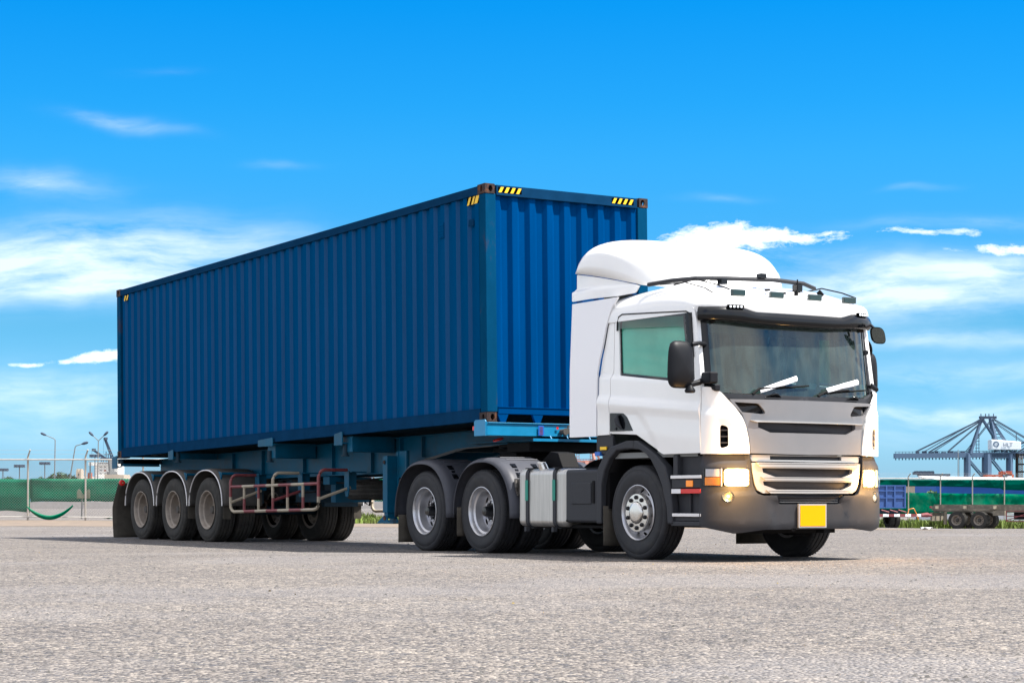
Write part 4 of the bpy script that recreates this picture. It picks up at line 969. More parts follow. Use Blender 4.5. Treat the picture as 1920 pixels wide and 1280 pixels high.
for y in (.64, 1.82):
    b = MB(); b.box(2.72, 3.15, y - .25, y + .25, 1.42, 1.58); b.box(2.62, 2.78, y - .24, y + .24, 1.55, 2.18); b.box(2.64, 2.76, y - .13, y + .13, 2.20, 2.40); kp_('seat', b, 'seat', .045, seg=3)
def curt(x, y0, y1, z0, z1, axis='y'):
    def f(u_, v_):
        w_ = .002 * sin(u_ * 40)
        return Vector((x + w_, y0 + (y1 - y0) * u_, z0 + (z1 - z0) * v_)) if axis == 'y' else Vector((y0 + (y1 - y0) * u_, x + w_, z0 + (z1 - z0) * v_))
    b = MB(); b.grid(f, 90, 3); return b
kp_('curtain', curt(2.52, .15, 2.3, 1.5, 2.62), 'curtain', smooth=60)
kp_('side_curtain', curt(2.30, 3.02, 3.42, 1.75, 2.62, 'x'), mat('pale_curtain', (.42, .52, .30), .9, var=.15), smooth=60)
b = MB(); b.box(4.0, 4.06, .3, 2.14, 2.52, 2.62); kp_('header_shelf', b, 'dash', .02)
def hang(y, x): pass

# --- white front corners, silver panel, grille
cor_in = [(-1.280, 1.120), (-1.272, 1.815)]
arc = [(-1.141, 1.798), (-1.07, 1.752), (-1.000, 1.676), (-.925, 1.60), (-.857, 1.51), (-.815, 1.41), (-.787, 1.29), (-.775, 1.20), (-.772, 1.122)]
for s in (-1, 1):
    ol = cor_in + [(-1.20, 1.812)] + arc; ol = [(-s * a, z) for a, z in ol]
    hole = rpoly([(-1.086, 1.170, .03), (-1.086, 1.425, .03), (-1.003, 1.400, .04), (-1.000, 1.200, .03)]); hole = [(-s * a, z) for a, z in hole]
    if s > 0: ol = ol[::-1]; hole = hole[::-1]
    def bulge(t, z): 
        t = abs(t); g_ = .014 * (1 - sm(1.54, 1.58, z + .25 * max(0, 1.1 - t))); lip = -.018 * math.exp(-(((t - 1.043) / .075) ** 4 + ((z - 1.30) / .16) ** 4))
        return g_ + lip + .010
    c_ = fp('corner_panel', ol, FB, 'white', th=.03, bevel=.008, du=.035, dv=.04, holes=[hole], offf=bulge, smooth=60, seg=2)
    fp('corner_vent', [(-s * a, z) for a, z in rect(-1.10, -.985, 1.15, 1.44)], FB, 'black', parent=c_, off=-.05, th=.01, bevel=0)
    for z in (1.235, 1.30, 1.365):
        b = MB(); p = FB(s * -1.09 * -1 * -1 if False else (-s * -1.085), z, -.01); q = FB(-s * -1.0, z, -.01); b.beam(p, q, .03, .012); finish('vent_louvre', b, 'plastic', c_)
half = [(0, 1.687), (.985, 1.686), (.955, 1.64), (.905, 1.59), (.848, 1.53), (.800, 1.41), (.772, 1.29), (.760, 1.20), (.757, 1.128), (0, 1.118)]
ol = half + [(-a, z) for a, z in reversed(half[1:-1])]
def ear(s): 
    q = rpoly([(s * .935, 1.655), (s * .66, 1.645, .08), (s * .555, 1.53, .05), (s * .848, 1.553)]); return q
slot = rpoly([(-.665, 1.452), (.675, 1.452), (.675, 1.40), (.535, 1.342), (-.520, 1.345), (-.665, 1.398)])
gp = fp('silver_front_panel', ol, FB, 'silver', th=.045, bevel=.007, holes=[ear(-1), ear(1), slot], du=.06, off=.004, offf=lambda t, z: .008 * (1 - sm(.60, .66, abs(t))) if z > 1.45 else .006 * (1 - sm(1.34, 1.42, z)))
for s in (-1, 1): fp('air_intake', [(s * .96, 1.68), (s * .53, 1.67), (s * .53, 1.51), (s * .87, 1.53)][::s], FB, 'plasticg', parent=gp, off=-.03, th=.01, bevel=0)
fp('air_intake', rect(-.70, .71, 1.33, 1.47), FB, 'plastic', parent=gp, off=-.036, th=.01, bevel=0)
fp('intake_lip', rpoly([(-.76, 1.468), (.80, 1.460), (.73, 1.448), (-.69, 1.450)]), FB, 'silverlight', parent=gp, off=.030, th=.045, bevel=.004)
fp('number_strip', rpoly([(-.765, 1.112), (-.735, 1.045), (.735, 1.040), (.765, 1.108)]), FB, 'silverlight', off=-.004, th=.03, bevel=.004, holes=[rect(-.515, .462, 1.063, 1.104)])
fp('strip_slot', rect(-.53, .48, 1.05, 1.11), FB, 'plastic', off=-.03, th=.01, bevel=0)
half = [(0, 1.035), (.748, 1.030), (.735, .93), (.705, .80, ), (.675, .745), (.615, .715), (0, .708)]
ol = half + [(-a, z) for a, z in reversed(half[1:-1])]
s1 = rpoly([(-.62, .975), (.62, .970), (.61, .925), (.47, .880), (-.45, .882), (-.61, .930)]); s2_ = rpoly([(-.61, .838), (.61, .832), (.59, .795), (.46, .750), (-.44, .752), (-.60, .798)])
gr = fp('grille', ol, FB, 'silverlight', th=.05, bevel=.007, holes=[s1, s2_], off=.012)
fp('grille_mesh', [(-.66, .99), (.66, .99), (.63, .73), (-.63, .73)], FB, 'plastic', parent=gr, off=-.028, th=.01, bevel=0)
for z, h_, tt in ((1.004, .030, .70), (.862, .022, .64), (.726, .022, .58)):
    fp('grille_bar', rpoly([(-tt, z + h_), (tt, z + h_ - .004), (tt - .05, z - h_ * .6), (-tt + .05, z - h_ * .6)]), FB, 'silverlight', parent=gr, off=.030, th=.02, bevel=.006)
    fp('bar_groove', rect(-tt + .03, tt - .03, z + h_ * .45, z + h_ * .6), FB, 'plastic', parent=gr, off=.0315, th=.002, bevel=0)
# bumper
bo = rpoly([(-1.32, .37, .03), (-.95, .295, .1), (-.60, .335), (.60, .338), (.97, .305, .1), (1.32, .37, .03), (1.315, 1.115), (.775, 1.108), (.765, .93), (.745, .80, .05), (.70, .71, .06), (.62, .69), (.46, .69), (.42, .60, .02), (-.42, .60, .02), (-.46, .69), (-.62, .69), (-.70, .71, .06), (-.745, .80, .05), (-.765, .93), (-.775, 1.108), (-1.315, 1.115)])
hl = [rpoly([(s * 1.272, .970, .015), (s * .785, .968, .03), (s * .785, .782, .03), (s * 1.272, .790, .015)]) for s in (-1, 1)]
fg = [ell(s * 1.02, .682, .062, .056, 20) for s in (-1, 1)]
def boff(t, z):
    t = abs(t); return -.05 * sm(.98, 1.12, z) * (1 if t > .8 else 0) + .012 * (1 - sm(.68, .75, z)) - .03 * (1 - sm(.29, .40, z)) - .018 * (1 - sm(.50, .56, t + (.60 - z) * .25)) * (1 - sm(.60, .66, z))
bp_ = fp('bumper', bo, FU, 'plastic', th=.05, bevel=.012, holes=hl + fg, offf=boff, du=.05, dv=.05, smooth=50)
fp('bumper_grille', rect(-.50, .50, .57, .72), FU, 'plastic', parent=bp_, off=-.05, th=.01, bevel=0)
b = MB()
for z in (.62, .645, .67): b.tube([FU(t / 10, z, -.03) for t in range(-4, 5)], .006, 4)
finish('bumper_slat', b, 'plastic', bp_)
fp('number_plate_frame', rect(-.190, .190, .352, .604, .008), FU, 'silverlight', parent=bp_, off=.028, th=.02, bevel=.004)
fp('number_plate', rect(-.172, .172, .370, .588, .004), FU, 'plate', parent=bp_, off=.032, th=.004, bevel=.001)
b = MB(); b.tube([FU(-.22, .345, -.05), FU(-.22, .345, -.02)], .03, 12); b.box(4.35, 4.48, 1.45, 1.53, .30, .345); finish('tow_eye', b, 'black', bp_)
for s in (-1, 1):
    fp('headlight_housing', [(s * 1.29, .99), (s * .76, .99), (s * .76, .765), (s * 1.29, .765)][::s], FU, 'plastic', parent=bp_, off=-.13, th=.01, bevel=0)
    rf = [(s * 1.26, .965), (s * 1.10, .965), (s * 1.10, .885), (s * 1.26, .885)][::s]; h_ = fp('headlight', rpoly([(s * 1.277, .974, .01), (s * .780, .972, .02), (s * .780, .778, .02), (s * 1.277, .786, .01)][::s]), FU, 'clear', th=0, bevel=0, off=.014)
    fp('indicator_lens', [(s * 1.265, .878), (s * 1.10, .878), (s * 1.10, .795), (s * 1.265, .795)][::s], FU, 'amber', parent=h_, off=-.005, th=.01, bevel=.003)
    fp('side_lens', rf, FU, 'reflwhite', parent=h_, off=-.01, th=.01, bevel=.003)
    fp('lens_divider', [(s * 1.097, .968), (s * 1.083, .968), (s * 1.083, .785), (s * 1.097, .785)][::s], FU, 'reflwhite', parent=h_, off=.008, th=.02, bevel=.002)
    nx = FU.at(s * .92); d_ = Vector((nx[2], nx[3], 0)); c0 = FU(s * .92, .877, -.09)
    up = Vector((0, 0, 1)); sd = d_.cross(up)
    b = MB()
    def bowl(u_, v_): a = 2 * pi * v_; r_ = .02 + .135 * u_; return c0 + d_ * (.075 * u_ ** 2) + sd * (cos(a) * min(r_, .14)) + up * (sin(a) * min(r_, .092))
    b.grid(bowl, 8, 28); finish('reflector', b, 'refl', h_)
    b = MB()
    b.grid(lambda u_, v_: c0 + d_ * (.050 + .012 * cos(u_ * pi / 2)) + sd * (cos(2 * pi * v_) * .052 * sin(u_ * pi / 2)) + up * (sin(2 * pi * v_) * .052 * sin(u_ * pi / 2)), 6, 20); finish('bulb', b, 'lamp', h_)
    b = MB()
    def sur(u_, v_):
        a = 2 * pi * v_; e = 2 / (2 + 4 * u_); q = lambda t: math.copysign(abs(t) ** e, t)
        return c0 + d_ * (.048 + .02 * u_) + sd * (q(cos(a)) * (.055 + .085 * u_)) + up * (q(sin(a)) * (.055 + .036 * u_))
    b.grid(sur, 3, 36); finish('bulb_surround', b, 'lamp2', h_)
    lp = bpy.data.lights.new('headlamp_spill', 'POINT'); lo = bpy.data.objects.new('headlamp_spill', lp); COL.objects.link(lo); lo.parent = h_; lo.location = FU(s * .94, .86, .20)  # point light added ahead of the lens to spill warm glow on the bumper
    lp.energy = 19; lp.color = (1, .52, .14); lp.shadow_soft_size = .08
    c1 = FU(s * 1.02, .682, -.03); nx = FU.at(s * 1.02); d1 = Vector((nx[2], nx[3], 0)); s1_ = d1.cross(up)
    b = MB(); b.grid(lambda u_, v_: c1 + d1 * (.03 * u_ ** 2) + s1_ * (cos(2 * pi * v_) * .06 * u_) + up * (sin(2 * pi * v_) * .056 * u_), 6, 20); fo = kp_('fog_lamp', b, 'refl')
    b = MB(); b.grid(lambda u_, v_: c1 + d1 * (.052 + .006 * cos(u_ * 1.5)) + s1_ * (cos(2 * pi * v_) * .060 * u_) + up * (sin(2 * pi * v_) * .054 * u_), 4, 20); finish('fog_lamp_glass', b, 'clear', fo)
    b = MB(); b.grid(lambda u_, v_: c1 + d1 * .03 + s1_ * (cos(2 * pi * v_) * .018 * u_) + up * (sin(2 * pi * v_) * .018 * u_), 2, 12); finish('fog_lamp_bulb', b, 'reflwhite', fo)
# mirrors
for s in (0, 1):
    Y = (lambda y: y) if s == 0 else (lambda y: 2.44 - y)
    hx = 4.20 if s == 0 else 3.98; w0, w1 = (-.405, -.085) if s == 0 else (-.20, .02)
    def mir(u_, v_):
        a = 2 * pi * v_; n_ = 4.0; sx = math.copysign(abs(cos(a)) ** (2 / n_), cos(a)); sz = math.copysign(abs(sin(a)) ** (2 / n_), sin(a))
        bul = sin(u_ * pi / 2); yc = (w0 + w1) / 2; hw = (w1 - w0) / 2 + .012 * (-sz)
        return Vector((hx + .075 * (1 - (1 - cos(u_ * pi / 2))) * 1.0 if False else hx + .085 * cos(u_ * pi / 2), Y(yc + sx * hw * bul), 2.035 + sz * .245 * bul))
    b = MB(); b.grid(mir, 10, 40); m_ = kp_('mirror_housing', b, 'plasticm', smooth=60)
    b = MB(); b.box(hx - .004, hx, *sorted((Y(w0 + .03), Y(w1 - .03))), 1.82, 2.25); finish('mirror_glass', b, 'mirror', m_)
    b = MB(); b.tube([(hx + .03, Y(w1 - .03), 2.245), (hx + .04, Y(w1 + .06), 2.262), (4.16, Y(.10), 2.262)], [.025, .022, .026], 10); b.tube([(hx + .02, Y(w1 - .05), 1.83), (4.2, Y(.0), 1.86), (4.20, Y(.08), 1.90)], .03, 10); finish('mirror_arm', b, 'plasticm', m_)
    if s == 0:
        b = MB(); b.lathe([(.07, .025), (.05, .034), (.02, .055), (.0, .058), (-.01, .04), (-.012, .001)], 20, c=(4.23, Y(-.14), 1.755), axis='Z'); finish('mirror_foot', b, 'plasticm', m_, bevel=.012)
b = MB(); b.box(4.20, 4.36, .02, .13, 1.845, 1.965); b.prism([(4.22, 1.84), (4.36, 1.84), (4.36, 1.76), (4.30, 1.78)], lambda a, c: (a, .08, c), lambda a, c: (a, .16, c)); kp_('mirror_bracket', b, 'plasticm', .02, seg=3)
b = MB(); b.lathe([(-.03, .01), (-.025, .12), (0, .135), (.01, .12)], 24, c=(4.02, 2.42, 2.30), axis='X'); kp_('wide_angle_mirror', b, 'plasticm', smooth=50)
# kerb mirror out in front on the far side
def km(u_, v_):
    a = 2 * pi * v_; n_ = 3; sx = math.copysign(abs(cos(a)) ** (2 / n_), cos(a)); sz = math.copysign(abs(sin(a)) ** (2 / n_), sin(a)); return Vector((4.36 - .05 * cos(u_ * pi / 2) + .03 * sz, 2.325 + sx * .105 * sin(u_ * pi / 2) - .05 * sz * sin(u_ * pi / 2), 2.435 + sz * .088 * sin(u_ * pi / 2)))
b = MB(); b.grid(km, 6, 28); k_ = kp_('kerb_mirror', b, 'plasticg', smooth=60); b = MB(); b.grid(lambda u_, v_: km(u_ if u_ < .98 else .98, v_) + Vector((.05 * cos(u_ * 1.57) + .012, 0, 0)) if False else km(1, v_) * u_ * .9 + (1 - u_ * .9) * Vector((4.36, 2.325, 2.435)) + Vector((.008, 0, 0)), 4, 28); finish('mirror_glass', b, 'mirror', k_)
b = MB(); b.tube([(4.30, 2.20, 2.53), (4.33, 2.24, 2.55), (4.34, 2.30, 2.50)], .018, 8); finish('mirror_arm', b, 'plastic', k_)
b = MB(); b.tube([FW(.80, 2.52, -.04), FW(.82, 2.42, -.06), FW(.78, 2.36, -.07)], .008, 6); im = kp_('inside_mirror', b, 'black')
b = MB(); b.grid(lambda u_, v_: FW(.74 + .10 * u_ * cos(2 * pi * v_) + .03 * u_ * sin(2 * pi * v_), 2.27 + .12 * u_ * sin(2 * pi * v_) - .05 * u_ * cos(2 * pi * v_), -.08), 4, 24); finish('mirror_disc', b, 'black', im)

# --- chassis
for y in (.77, 1.59):
    b = MB(); b.box(-2.35, 4.20, y, y + .085, .72, .97); kp_('chassis_rail', b, 'tdark')
b = MB(); b.box(2.4, 4.3, .5, 1.94, .55, 1.08); b.box(2.6, 4.0, .85, 1.6, .34, .6); b.box(4.0, 4.38, .25, 2.2, .36, .95); kp_('engine', b, 'black', .03)
b = MB(); b.tube([(3.06, .3, .47), (3.06, 2.14, .47)], .06, 12); b.beam((4.1, .55, .33), (4.1, 1.9, .33), .08); b.lathe([(-.02, .01), (-.0, .16), (.2, .17), (.22, .05)], 20, c=(3.9, 1.5, .42)); kp_('front_axle', b, 'black')
b = MB(); b.tube([(-.22, .3, .51), (-.22, 2.14, .51)], .08, 12); b.tube([(-1.62, .3, .51), (-1.62, 2.14, .51)], .08, 12)
b.lathe([(-.2, .05), (-.12, .17), (.12, .17), (.2, .05)], 16, c=(-.22, 1.22, .51), axis='X'); b.lathe([(-.2, .05), (-.12, .17), (.12, .17), (.2, .05)], 16, c=(-1.62, 1.22, .51), axis='X'); kp_('drive_axle', b, 'black')
wheel(3.06, .185, .508, TK, 'front', -1); wheel(3.06, 2.255, .508, TK, 'front', 1)
for x in (-.22, -1.62):
    for y, s in ((.195, -1), (.535, -1), (1.905, 1), (2.245, 1)): wheel(x, y, .508, TK, 'rear', s)
# fifth wheel
b = MB(); b.tube([(-.80, 1.22, 1.31), (-.80, 1.22, 1.365)], .47, 36); b.box(-1.4, -.4, .95, 1.49, 1.26, 1.33); b.box(-1.0, -.6, .80, 1.64, .97, 1.27); b.box(-.6, -.08, .66, 1.78, 1.24, 1.36)
kp_('fifth_wheel', b, 'black', .01)
b = MB(); b.py([(-.75, .97), (-.60, 1.12), (-.42, 1.20), (-.30, 1.10), (-.2, .97)], .42, .60); b.py([(-.05, .97), (.02, 1.10), (.25, 1.24), (.42, 1.22), (.52, 1.05), (.72, .97)], .75, 1.0); b.box(-.3, 1.9, .6, 1.84, .93, .985); b.box(.75, 1.85, .35, 1.5, .985, 1.02)
b.py([(1.55, .97), (1.7, 1.1), (1.95, 1.12), (2.3, 1.05), (2.3, .97)], .8, 1.3); kp_('chassis_fitting', b, 'black', .01)
b = MB(); b.box(1.30, 1.50, 1.15, 1.40, 1.08, 1.30); b.box(1.37, 1.43, 1.2, 1.3, 1.30, 1.45); b.box(1.4, 1.45, 1.2, 1.3, .98, 1.1); kp_('work_lamp', b, 'black', .03)
# drive mudguards
for ci, cx in enumerate((-1.63, -.13)):
    for s in (0, 1):
        Y = (lambda y: y) if s == 0 else (lambda y: 2.44 - y)
        def gf(u_, v_, cx=cx, Y=Y):
            a = pi * (1 - u_); rx, rz = .70, .735; rx = .72 if u_ < .5 else .715
            ca, sa = cos(a), sin(a); e = 2 / 2.35; px_ = math.copysign(abs(ca) ** e, ca); pz_ = abs(sa) ** e
            lip = max(0, 1 - v_ / .14); dr = -.055 * lip ** 2.2
            fl_ = .10 * max(0, -math.cos(a)) ** 3 * 0
            return Vector((cx - fl_ + (rx + dr) * px_, Y(-.012 + .66 * v_), .43 + (rz + dr) * pz_))
        b = MB(); b.grid(gf, 48, 16); g_ = kp_('mudguard', b, 'guard', smooth=60, solid=.010)
        for k, u_ in enumerate((.42, .48, .54, .60)):
            b = MB(); pts = [gf(u_, v) + Vector((0, 0, .004)) for v in (.30, .5, .75, .98)]; b.tube(pts, .009, 5); finish('guard_rib', b, 'guard', g_)
        for v in (.30, .75):
            b = MB(); p = gf(.79, v); q = gf(.67, v); n_ = Vector((.75, 0, .6)); b.beam(p + n_ * .006, q + n_ * .006, .075, .012)
            for k in range(3): c = p.lerp(q, .2 + .3 * k); b.beam(c + n_ * .014 - (q - p).normalized() * .015, c + n_ * .014 + (q - p).normalized() * .015, .045, .014)
            finish('guard_clamp', b, 'plasticg', g_)
        b = MB(); p0 = gf(0.0, 0)
        b.grid(lambda u_, v_: Vector((p0.x + .06 + .015 * sin(3 * u_), Y(.01 + .60 * u_), (.10 if ci == 0 else .20) + .36 * v_)), 6, 6); kp_('mud_flap', b, 'flap', solid=.01)
    b.b if False else None
# tanks
b = MB(); b.box(.63, 1.66, .035, .66, .335, 1.012); ft = kp_('fuel_tank', b, 'alu', .075, seg=6)
for x in (.86, 1.44):
    b = MB(); y0, y1, z0, z1 = .022, .67, .325, 1.022
    pr_ = rpoly([(y0, z0, .09), (y0, z1, .09), (y1, z1), (y1, z0)], 6); pi_ = rpoly([(y0 + .014, z0 + .014, .08), (y0 + .014, z1 - .014, .08), (y1, z1 - .014), (y1, z0 + .014)], 6)
    for i in range(len(pr_) - 1):
        if i > 14: break
        p, q, p2, q2 = pr_[i], pr_[i + 1], pi_[i], pi_[i + 1]
        b.prism([p, q, q2, p2], lambda a, c: (x - .03, a, c), lambda a, c: (x + .03, a, c))
    b.box(x - .03, x + .03, y0, .6, z1 - .012, z1 + .002); b.box(x - .03, x + .03, y0 + .08, .6, z0 - .01, z0 + .005)
    b.box(x - .022, x + .022, -.0, .05, z0 - .045, z0 + .01); s_o = finish('tank_strap', b, 'plastic', ft)
    b = MB(); b.box(x - .028, x + .028, .014, .021, .64, .88); finish('strap_tape', b, 'green', ft)
b = MB(); b.tube([(1.09, .12, .99), (1.07, .10, 1.055)], .055, 20); b.tube([(1.07, .10, 1.055), (1.065, .095, 1.075)], .048, 20); b.beam((1.03, .06, 1.082), (1.10, .13, 1.082), .02, .02); finish('fuel_cap', b, 'hub', ft, bevel=.004)
b = MB(); b.box(.60, .70, .30, .6, .40, .9); b.box(1.0, 2.36, .14, .66, .33, .36); kp_('tank_bracket', b, 'black')
b = MB(); b.box(1.665, 2.40, .025, .66, .39, .99); bb = kp_('battery_box', b, 'plastic', .035, seg=4)
b = MB(); b.box(1.80, 2.20, .012, .03, .60, .84); finish('box_cover', b, 'plastic', bb, bevel=.012)
b = MB(); b.box(2.225, 2.26, .014, .03, .61, .86); finish('box_vent', b, 'black', bb)
b = MB(); b.tube([(1.70, .05, .41), (1.70, .02, .41)], .012, 8); finish('box_bolt', b, 'black', bb)
b = MB(); b.box(1.0, 2.4, 1.78, 2.41, .35, 1.0); kp_('far_tank', b, 'plastic', .06, seg=4)
b = MB(); b.box(.50, .62, .07, .30, .72, .90); b.tube([(.56, .06, .88), (.60, .04, .80), (.58, .08, .70)], .02, 8); kp_('valve_block', b, 'guardt', .02)

# --- loose things in and on the truck
def sheet_on(p0, p1, wd, label, txt):
    b = MB(); a = FW(*p0, .055); c = FW(*p1, .05); up = FW(p1[0], p1[1] + wd, .035) - c; up2 = FW(p0[0], p0[1] + wd * .8, .04) - a
    def f(u_, v_): q = a.lerp(c, u_); w_ = up2.lerp(up, u_); return q + w_ * v_ + Vector((.010 * sin(v_ * 3.1) + .004 * sin(u_ * 11 + v_ * 5), 0, 0))
    b.grid(f, 12, 5); o = finish('paper_sheet', b, 'paper', None, solid=.002, smooth=70); props(o, label, 'paper', 'papers tucked under the wipers')
sheet_on((-.575, 1.755), (-.075, 1.895), .060, 'white paper strip under the wiper on the driver side of the windscreen', 0)
sheet_on((.325, 1.785), (.83, 1.888), .062, 'crumpled white paper under the wiper nearest the far mirror', 0)
tb = thing('tissue_box', (4.05, 1.62, 1.76), 'brown tissue box standing on the dashboard behind the windscreen', 'box')
M['brown'] = mat('brown_card', (.09, .07, .045), .8)
b = MB(); b.box(3.95, 4.14, 1.48, 1.78, 1.755, 1.84); finish('box_body', b, 'brown', tb, bevel=.006)
b = MB(); b.grid(lambda u_, v_: Vector((4.05 + .05 * sin(7 * u_) * v_, 1.56 + .14 * u_, 1.84 + .07 * v_ * (.6 + .4 * sin(9 * u_)))), 10, 4); finish('tissue', b, 'paper', tb)
b = MB(); b.lathe([(0, .10), (.02, .10), (.05, .085), (.07, .04), (.075, .001)], 24, c=(4.02, .86, 1.765), axis='Z')
M['turq'] = mat('turquoise_cloth', (.10, .42, .38), .8); M['orange'] = mat('orange_edge', (.7, .15, .05), .7)
cap_ = props(finish('cap', b, 'turq', None, smooth=60), 'turquoise cap with orange brim lying on the dashboard', 'cap')
b = MB(); b.tube([(4.02 + .11 * cos(a), .86 + .11 * sin(a), 1.765) for a in [2 * pi * k / 20 for k in range(21)]], .01, 6, caps=False); finish('brim', b, 'orange', cap_)
b = MB(); b.box(3.99, 4.01, .56, .72, 1.775, 1.81); props(finish('red_ribbon', b, 'reflred', None), 'small red ribbon lying on the dashboard beside the cap', 'ribbon')
fp('windscreen_sticker', rect(.93, 1.055, 1.79, 1.90), FW, mat('pale_sticker', (.35, .62, .56), .7), off=-.004, th=0, bevel=0)

# ================================================================== background
M['galv'] = mat('galvanised_pipe', (.50, .48, .45), .5, metal=.3, var=.15, vscale=6)
M['postw'] = mat('pale_fence_post', (.30, .285, .26), .6, var=.15, vscale=5, dirt=(.25, .17, .10), dirt_amt=.6, dirt_scale=5)
M['wire'] = mat('fence_wire', (.30, .30, .30), .5, metal=.3)
M['cloth'] = mat('green_shade_cloth', (.0, .13, .072), .8, var=.25, vscale=1.2, dirt=(.05, .20, .12), dirt_amt=.5, dirt_scale=.8, spec=.0)
M['clothd'] = mat('dark_green_shade_cloth', (.0, .075, .055), .8, var=.25, vscale=.8, spec=.0)
M['lattice'] = mat('worn_shade_cloth', (.24, .27, .19), .9, var=.5, vscale=8)
M['lamppost'] = mat('grey_lamp_post', (.16, .17, .17), .5)
M['crane'] = mat('grey_blue_crane_paint', (.075, .125, .20), .6, var=.1, vscale=.05)
M['craned'] = mat('dark_crane_steel', (.03, .05, .085), .7)
M['wallw'] = mat('white_crane_house', (.75, .78, .80), .6)
M['orangep'] = mat('orange_crane_paint', (.42, .085, .03), .6, var=.15, vscale=.1)
M['pinkp'] = mat('faded_red_crane_paint', (.42, .20, .16), .6)
M['shipw'] = mat('ship_white_paint', (.86, .85, .80), .6, var=.05, vscale=.2)
M['glassd'] = mat('dark_window', (.03, .04, .05), .2)
M['beige'] = mat('beige_concrete', (.45, .38, .30), .8, var=.15, vscale=.3)
M['bluewall'] = mat('blue_wall', (.005, .085, .36), .7, var=.1, vscale=1)
M['roofw'] = mat('white_roof_sheet', (.62, .63, .64), .6, var=.1, vscale=1)
M['oldframe'] = mat('dusty_brown_frame', (.16, .14, .11), .8, var=.3, vscale=3, dirt=(.30, .25, .18), dirt_amt=.7, dirt_scale=3)
M['tipblue'] = mat('blue_tipper_paint', (.025, .075, .24), .5, var=.12, vscale=2)

def fence(name, lat0, lat1, D, step, ztop, zrail, label, phase=0, mesh=True, arm=1):
    g0 = gz((lat0 + lat1) / 2, D)
    root = thing(name, LD((lat0 + lat1) / 2, D, g0), label, 'fence')
    n_ = int((lat1 - lat0) / step)
    for i in range(n_ + 1):
        la = lat0 + i * step; g = gz(la, D); b = MB()
        b.tube([LD(la, D, g - .1), LD(la + .01, D, zrail + .12)], .042, 8); b.tube([LD(la + .01, D, zrail + .12), LD(la + arm * .14, D - .15, ztop)], .035, 6)
        finish('fence_post', b, 'postw', root)
    for z, m_ in ((zrail, 'galv'), (g0 + .22, 'galv')):
        b = MB(); b.tube([LD(lat0, D - .04, z), LD(lat1, D - .04, z + (gz(lat1, D) - gz(lat0, D)) * (z < 1))], .036 if z > 1 else .028, 6); finish('fence_rail', b, m_, root)
    for k, z in enumerate((ztop - .02, (ztop + zrail) / 2 + .02)):
        b = MB(); b.tube([LD(lat0, D - .12, z), LD(lat1, D - .12, z)], .004, 4); finish('barbed_wire', b, 'wire', root)
    if mesh:
        b = MB(); z0 = g0 + .2; H = zrail - z0; c = .115; k = int((lat1 - lat0 + H) / c)
        for i in range(k):
            for s in (1, -1):
                a0 = lat0 - (H if s > 0 else 0) + i * c; za, zb = z0, zrail; la, lb = a0, a0 + s * H
                if s < 0: la, lb = a0, a0 - H
                lo_, hi_ = min(la, lb), max(la, lb)
                if hi_ < lat0 or lo_ > lat1: continue
                def cut(l_): return la + (lb - la) * (l_), za + (zb - za) * l_
                t0, t1 = 0, 1
                if lb > la: t0 = max(0, (lat0 - la) / (lb - la)); t1 = min(1, (lat1 - la) / (lb - la))
                else: t0 = max(0, (lat1 - la) / (lb - la)); t1 = min(1, (lat0 - la) / (lb - la))
                if t1 <= t0: continue
                p, q = cut(t0), cut(t1); b.tube([LD(p[0], D, p[1]), LD(q[0], D, q[1])], .0046, 3, caps=False)
        finish('wire_mesh', b, 'wire', root, kind='stuff')
    return root
DL = 85; sl = DL / FPX
lat_px = lambda px, D: (px - 960) / FPX * D
z_py = lambda py, D: CAM.z - (py - HOR) / FPX * D
st_ = lat_px(160, DL) - lat_px(52, DL)
l0 = lat_px(52, DL) - 6 * st_
fence('chain_link_fence', l0, l0 + 15 * st_, DL, st_, z_py(843, DL), z_py(861, DL), 'pale chain link fence with barbed wire left of and behind the trailer')
def cloth_strip(D, top, bot, la0, la1, n, m, label, name='shade_cloth', amp=.06, seed=0, off=.06, rag=0):
    b = MB()
    def f(u_, v_):
        la = la0 + (la1 - la0) * u_; zt = top(la); zb = bot(la) + rag * mnoise.noise(Vector((la * 1.1, seed, 0)))
        z = zb + (zt - zb) * v_; w_ = amp * (.45 * mnoise.noise(Vector((la * .9, z * 1.7, seed))) + .25 * mnoise.noise(Vector((la * 3.1, z * 4, seed))))
        return LD(la, D + off + w_ * 3, z + .4 * amp * mnoise.noise(Vector((la * .5, 1.7, seed))))
    b.grid(f, n, 8); return props(finish(name, b, m, None, smooth=70, solid=.01), label, 'shade cloth')
T_ = lambda py: z_py(py, DL)
cloth_strip(DL, lambda l: T_(897), lambda l: T_(940), lat_px(54, DL), lat_px(820, DL), 120, 'cloth', 'green shade cloth strip with ragged lower edge hung along the chain link fence', rag=.07, seed=2, off=.30)
cloth_strip(DL, lambda l: T_(897.5), lambda l: T_(958), lat_px(-300, DL), lat_px(53, DL), 60, 'cloth', 'taller green shade cloth at the far left end of the fence', rag=.10, seed=5, off=.30)
b = MB()
def swag(u_, v_):
    px = 52 + 86 * u_; cy = 946 + 26 * sin(pi * min(u_ * .93 + .03, 1)) ** .8 - (4 * u_); w_ = 3.2 * (1 - abs(2 * u_ - 1) ** 3) * (1 - .35 * u_) + 1.2
    return LD(lat_px(px, DL), DL - .12 - .05 * sin(v_ * 5), z_py(cy + (v_ - .5) * 2 * w_ * (1 if u_ < .8 else 1.0), DL))
b.grid(swag, 40, 4); props(finish('torn_cloth', b, 'cloth', None, solid=.01, smooth=70), 'torn strip of green cloth sagging low on the left fence panel', 'shade cloth')
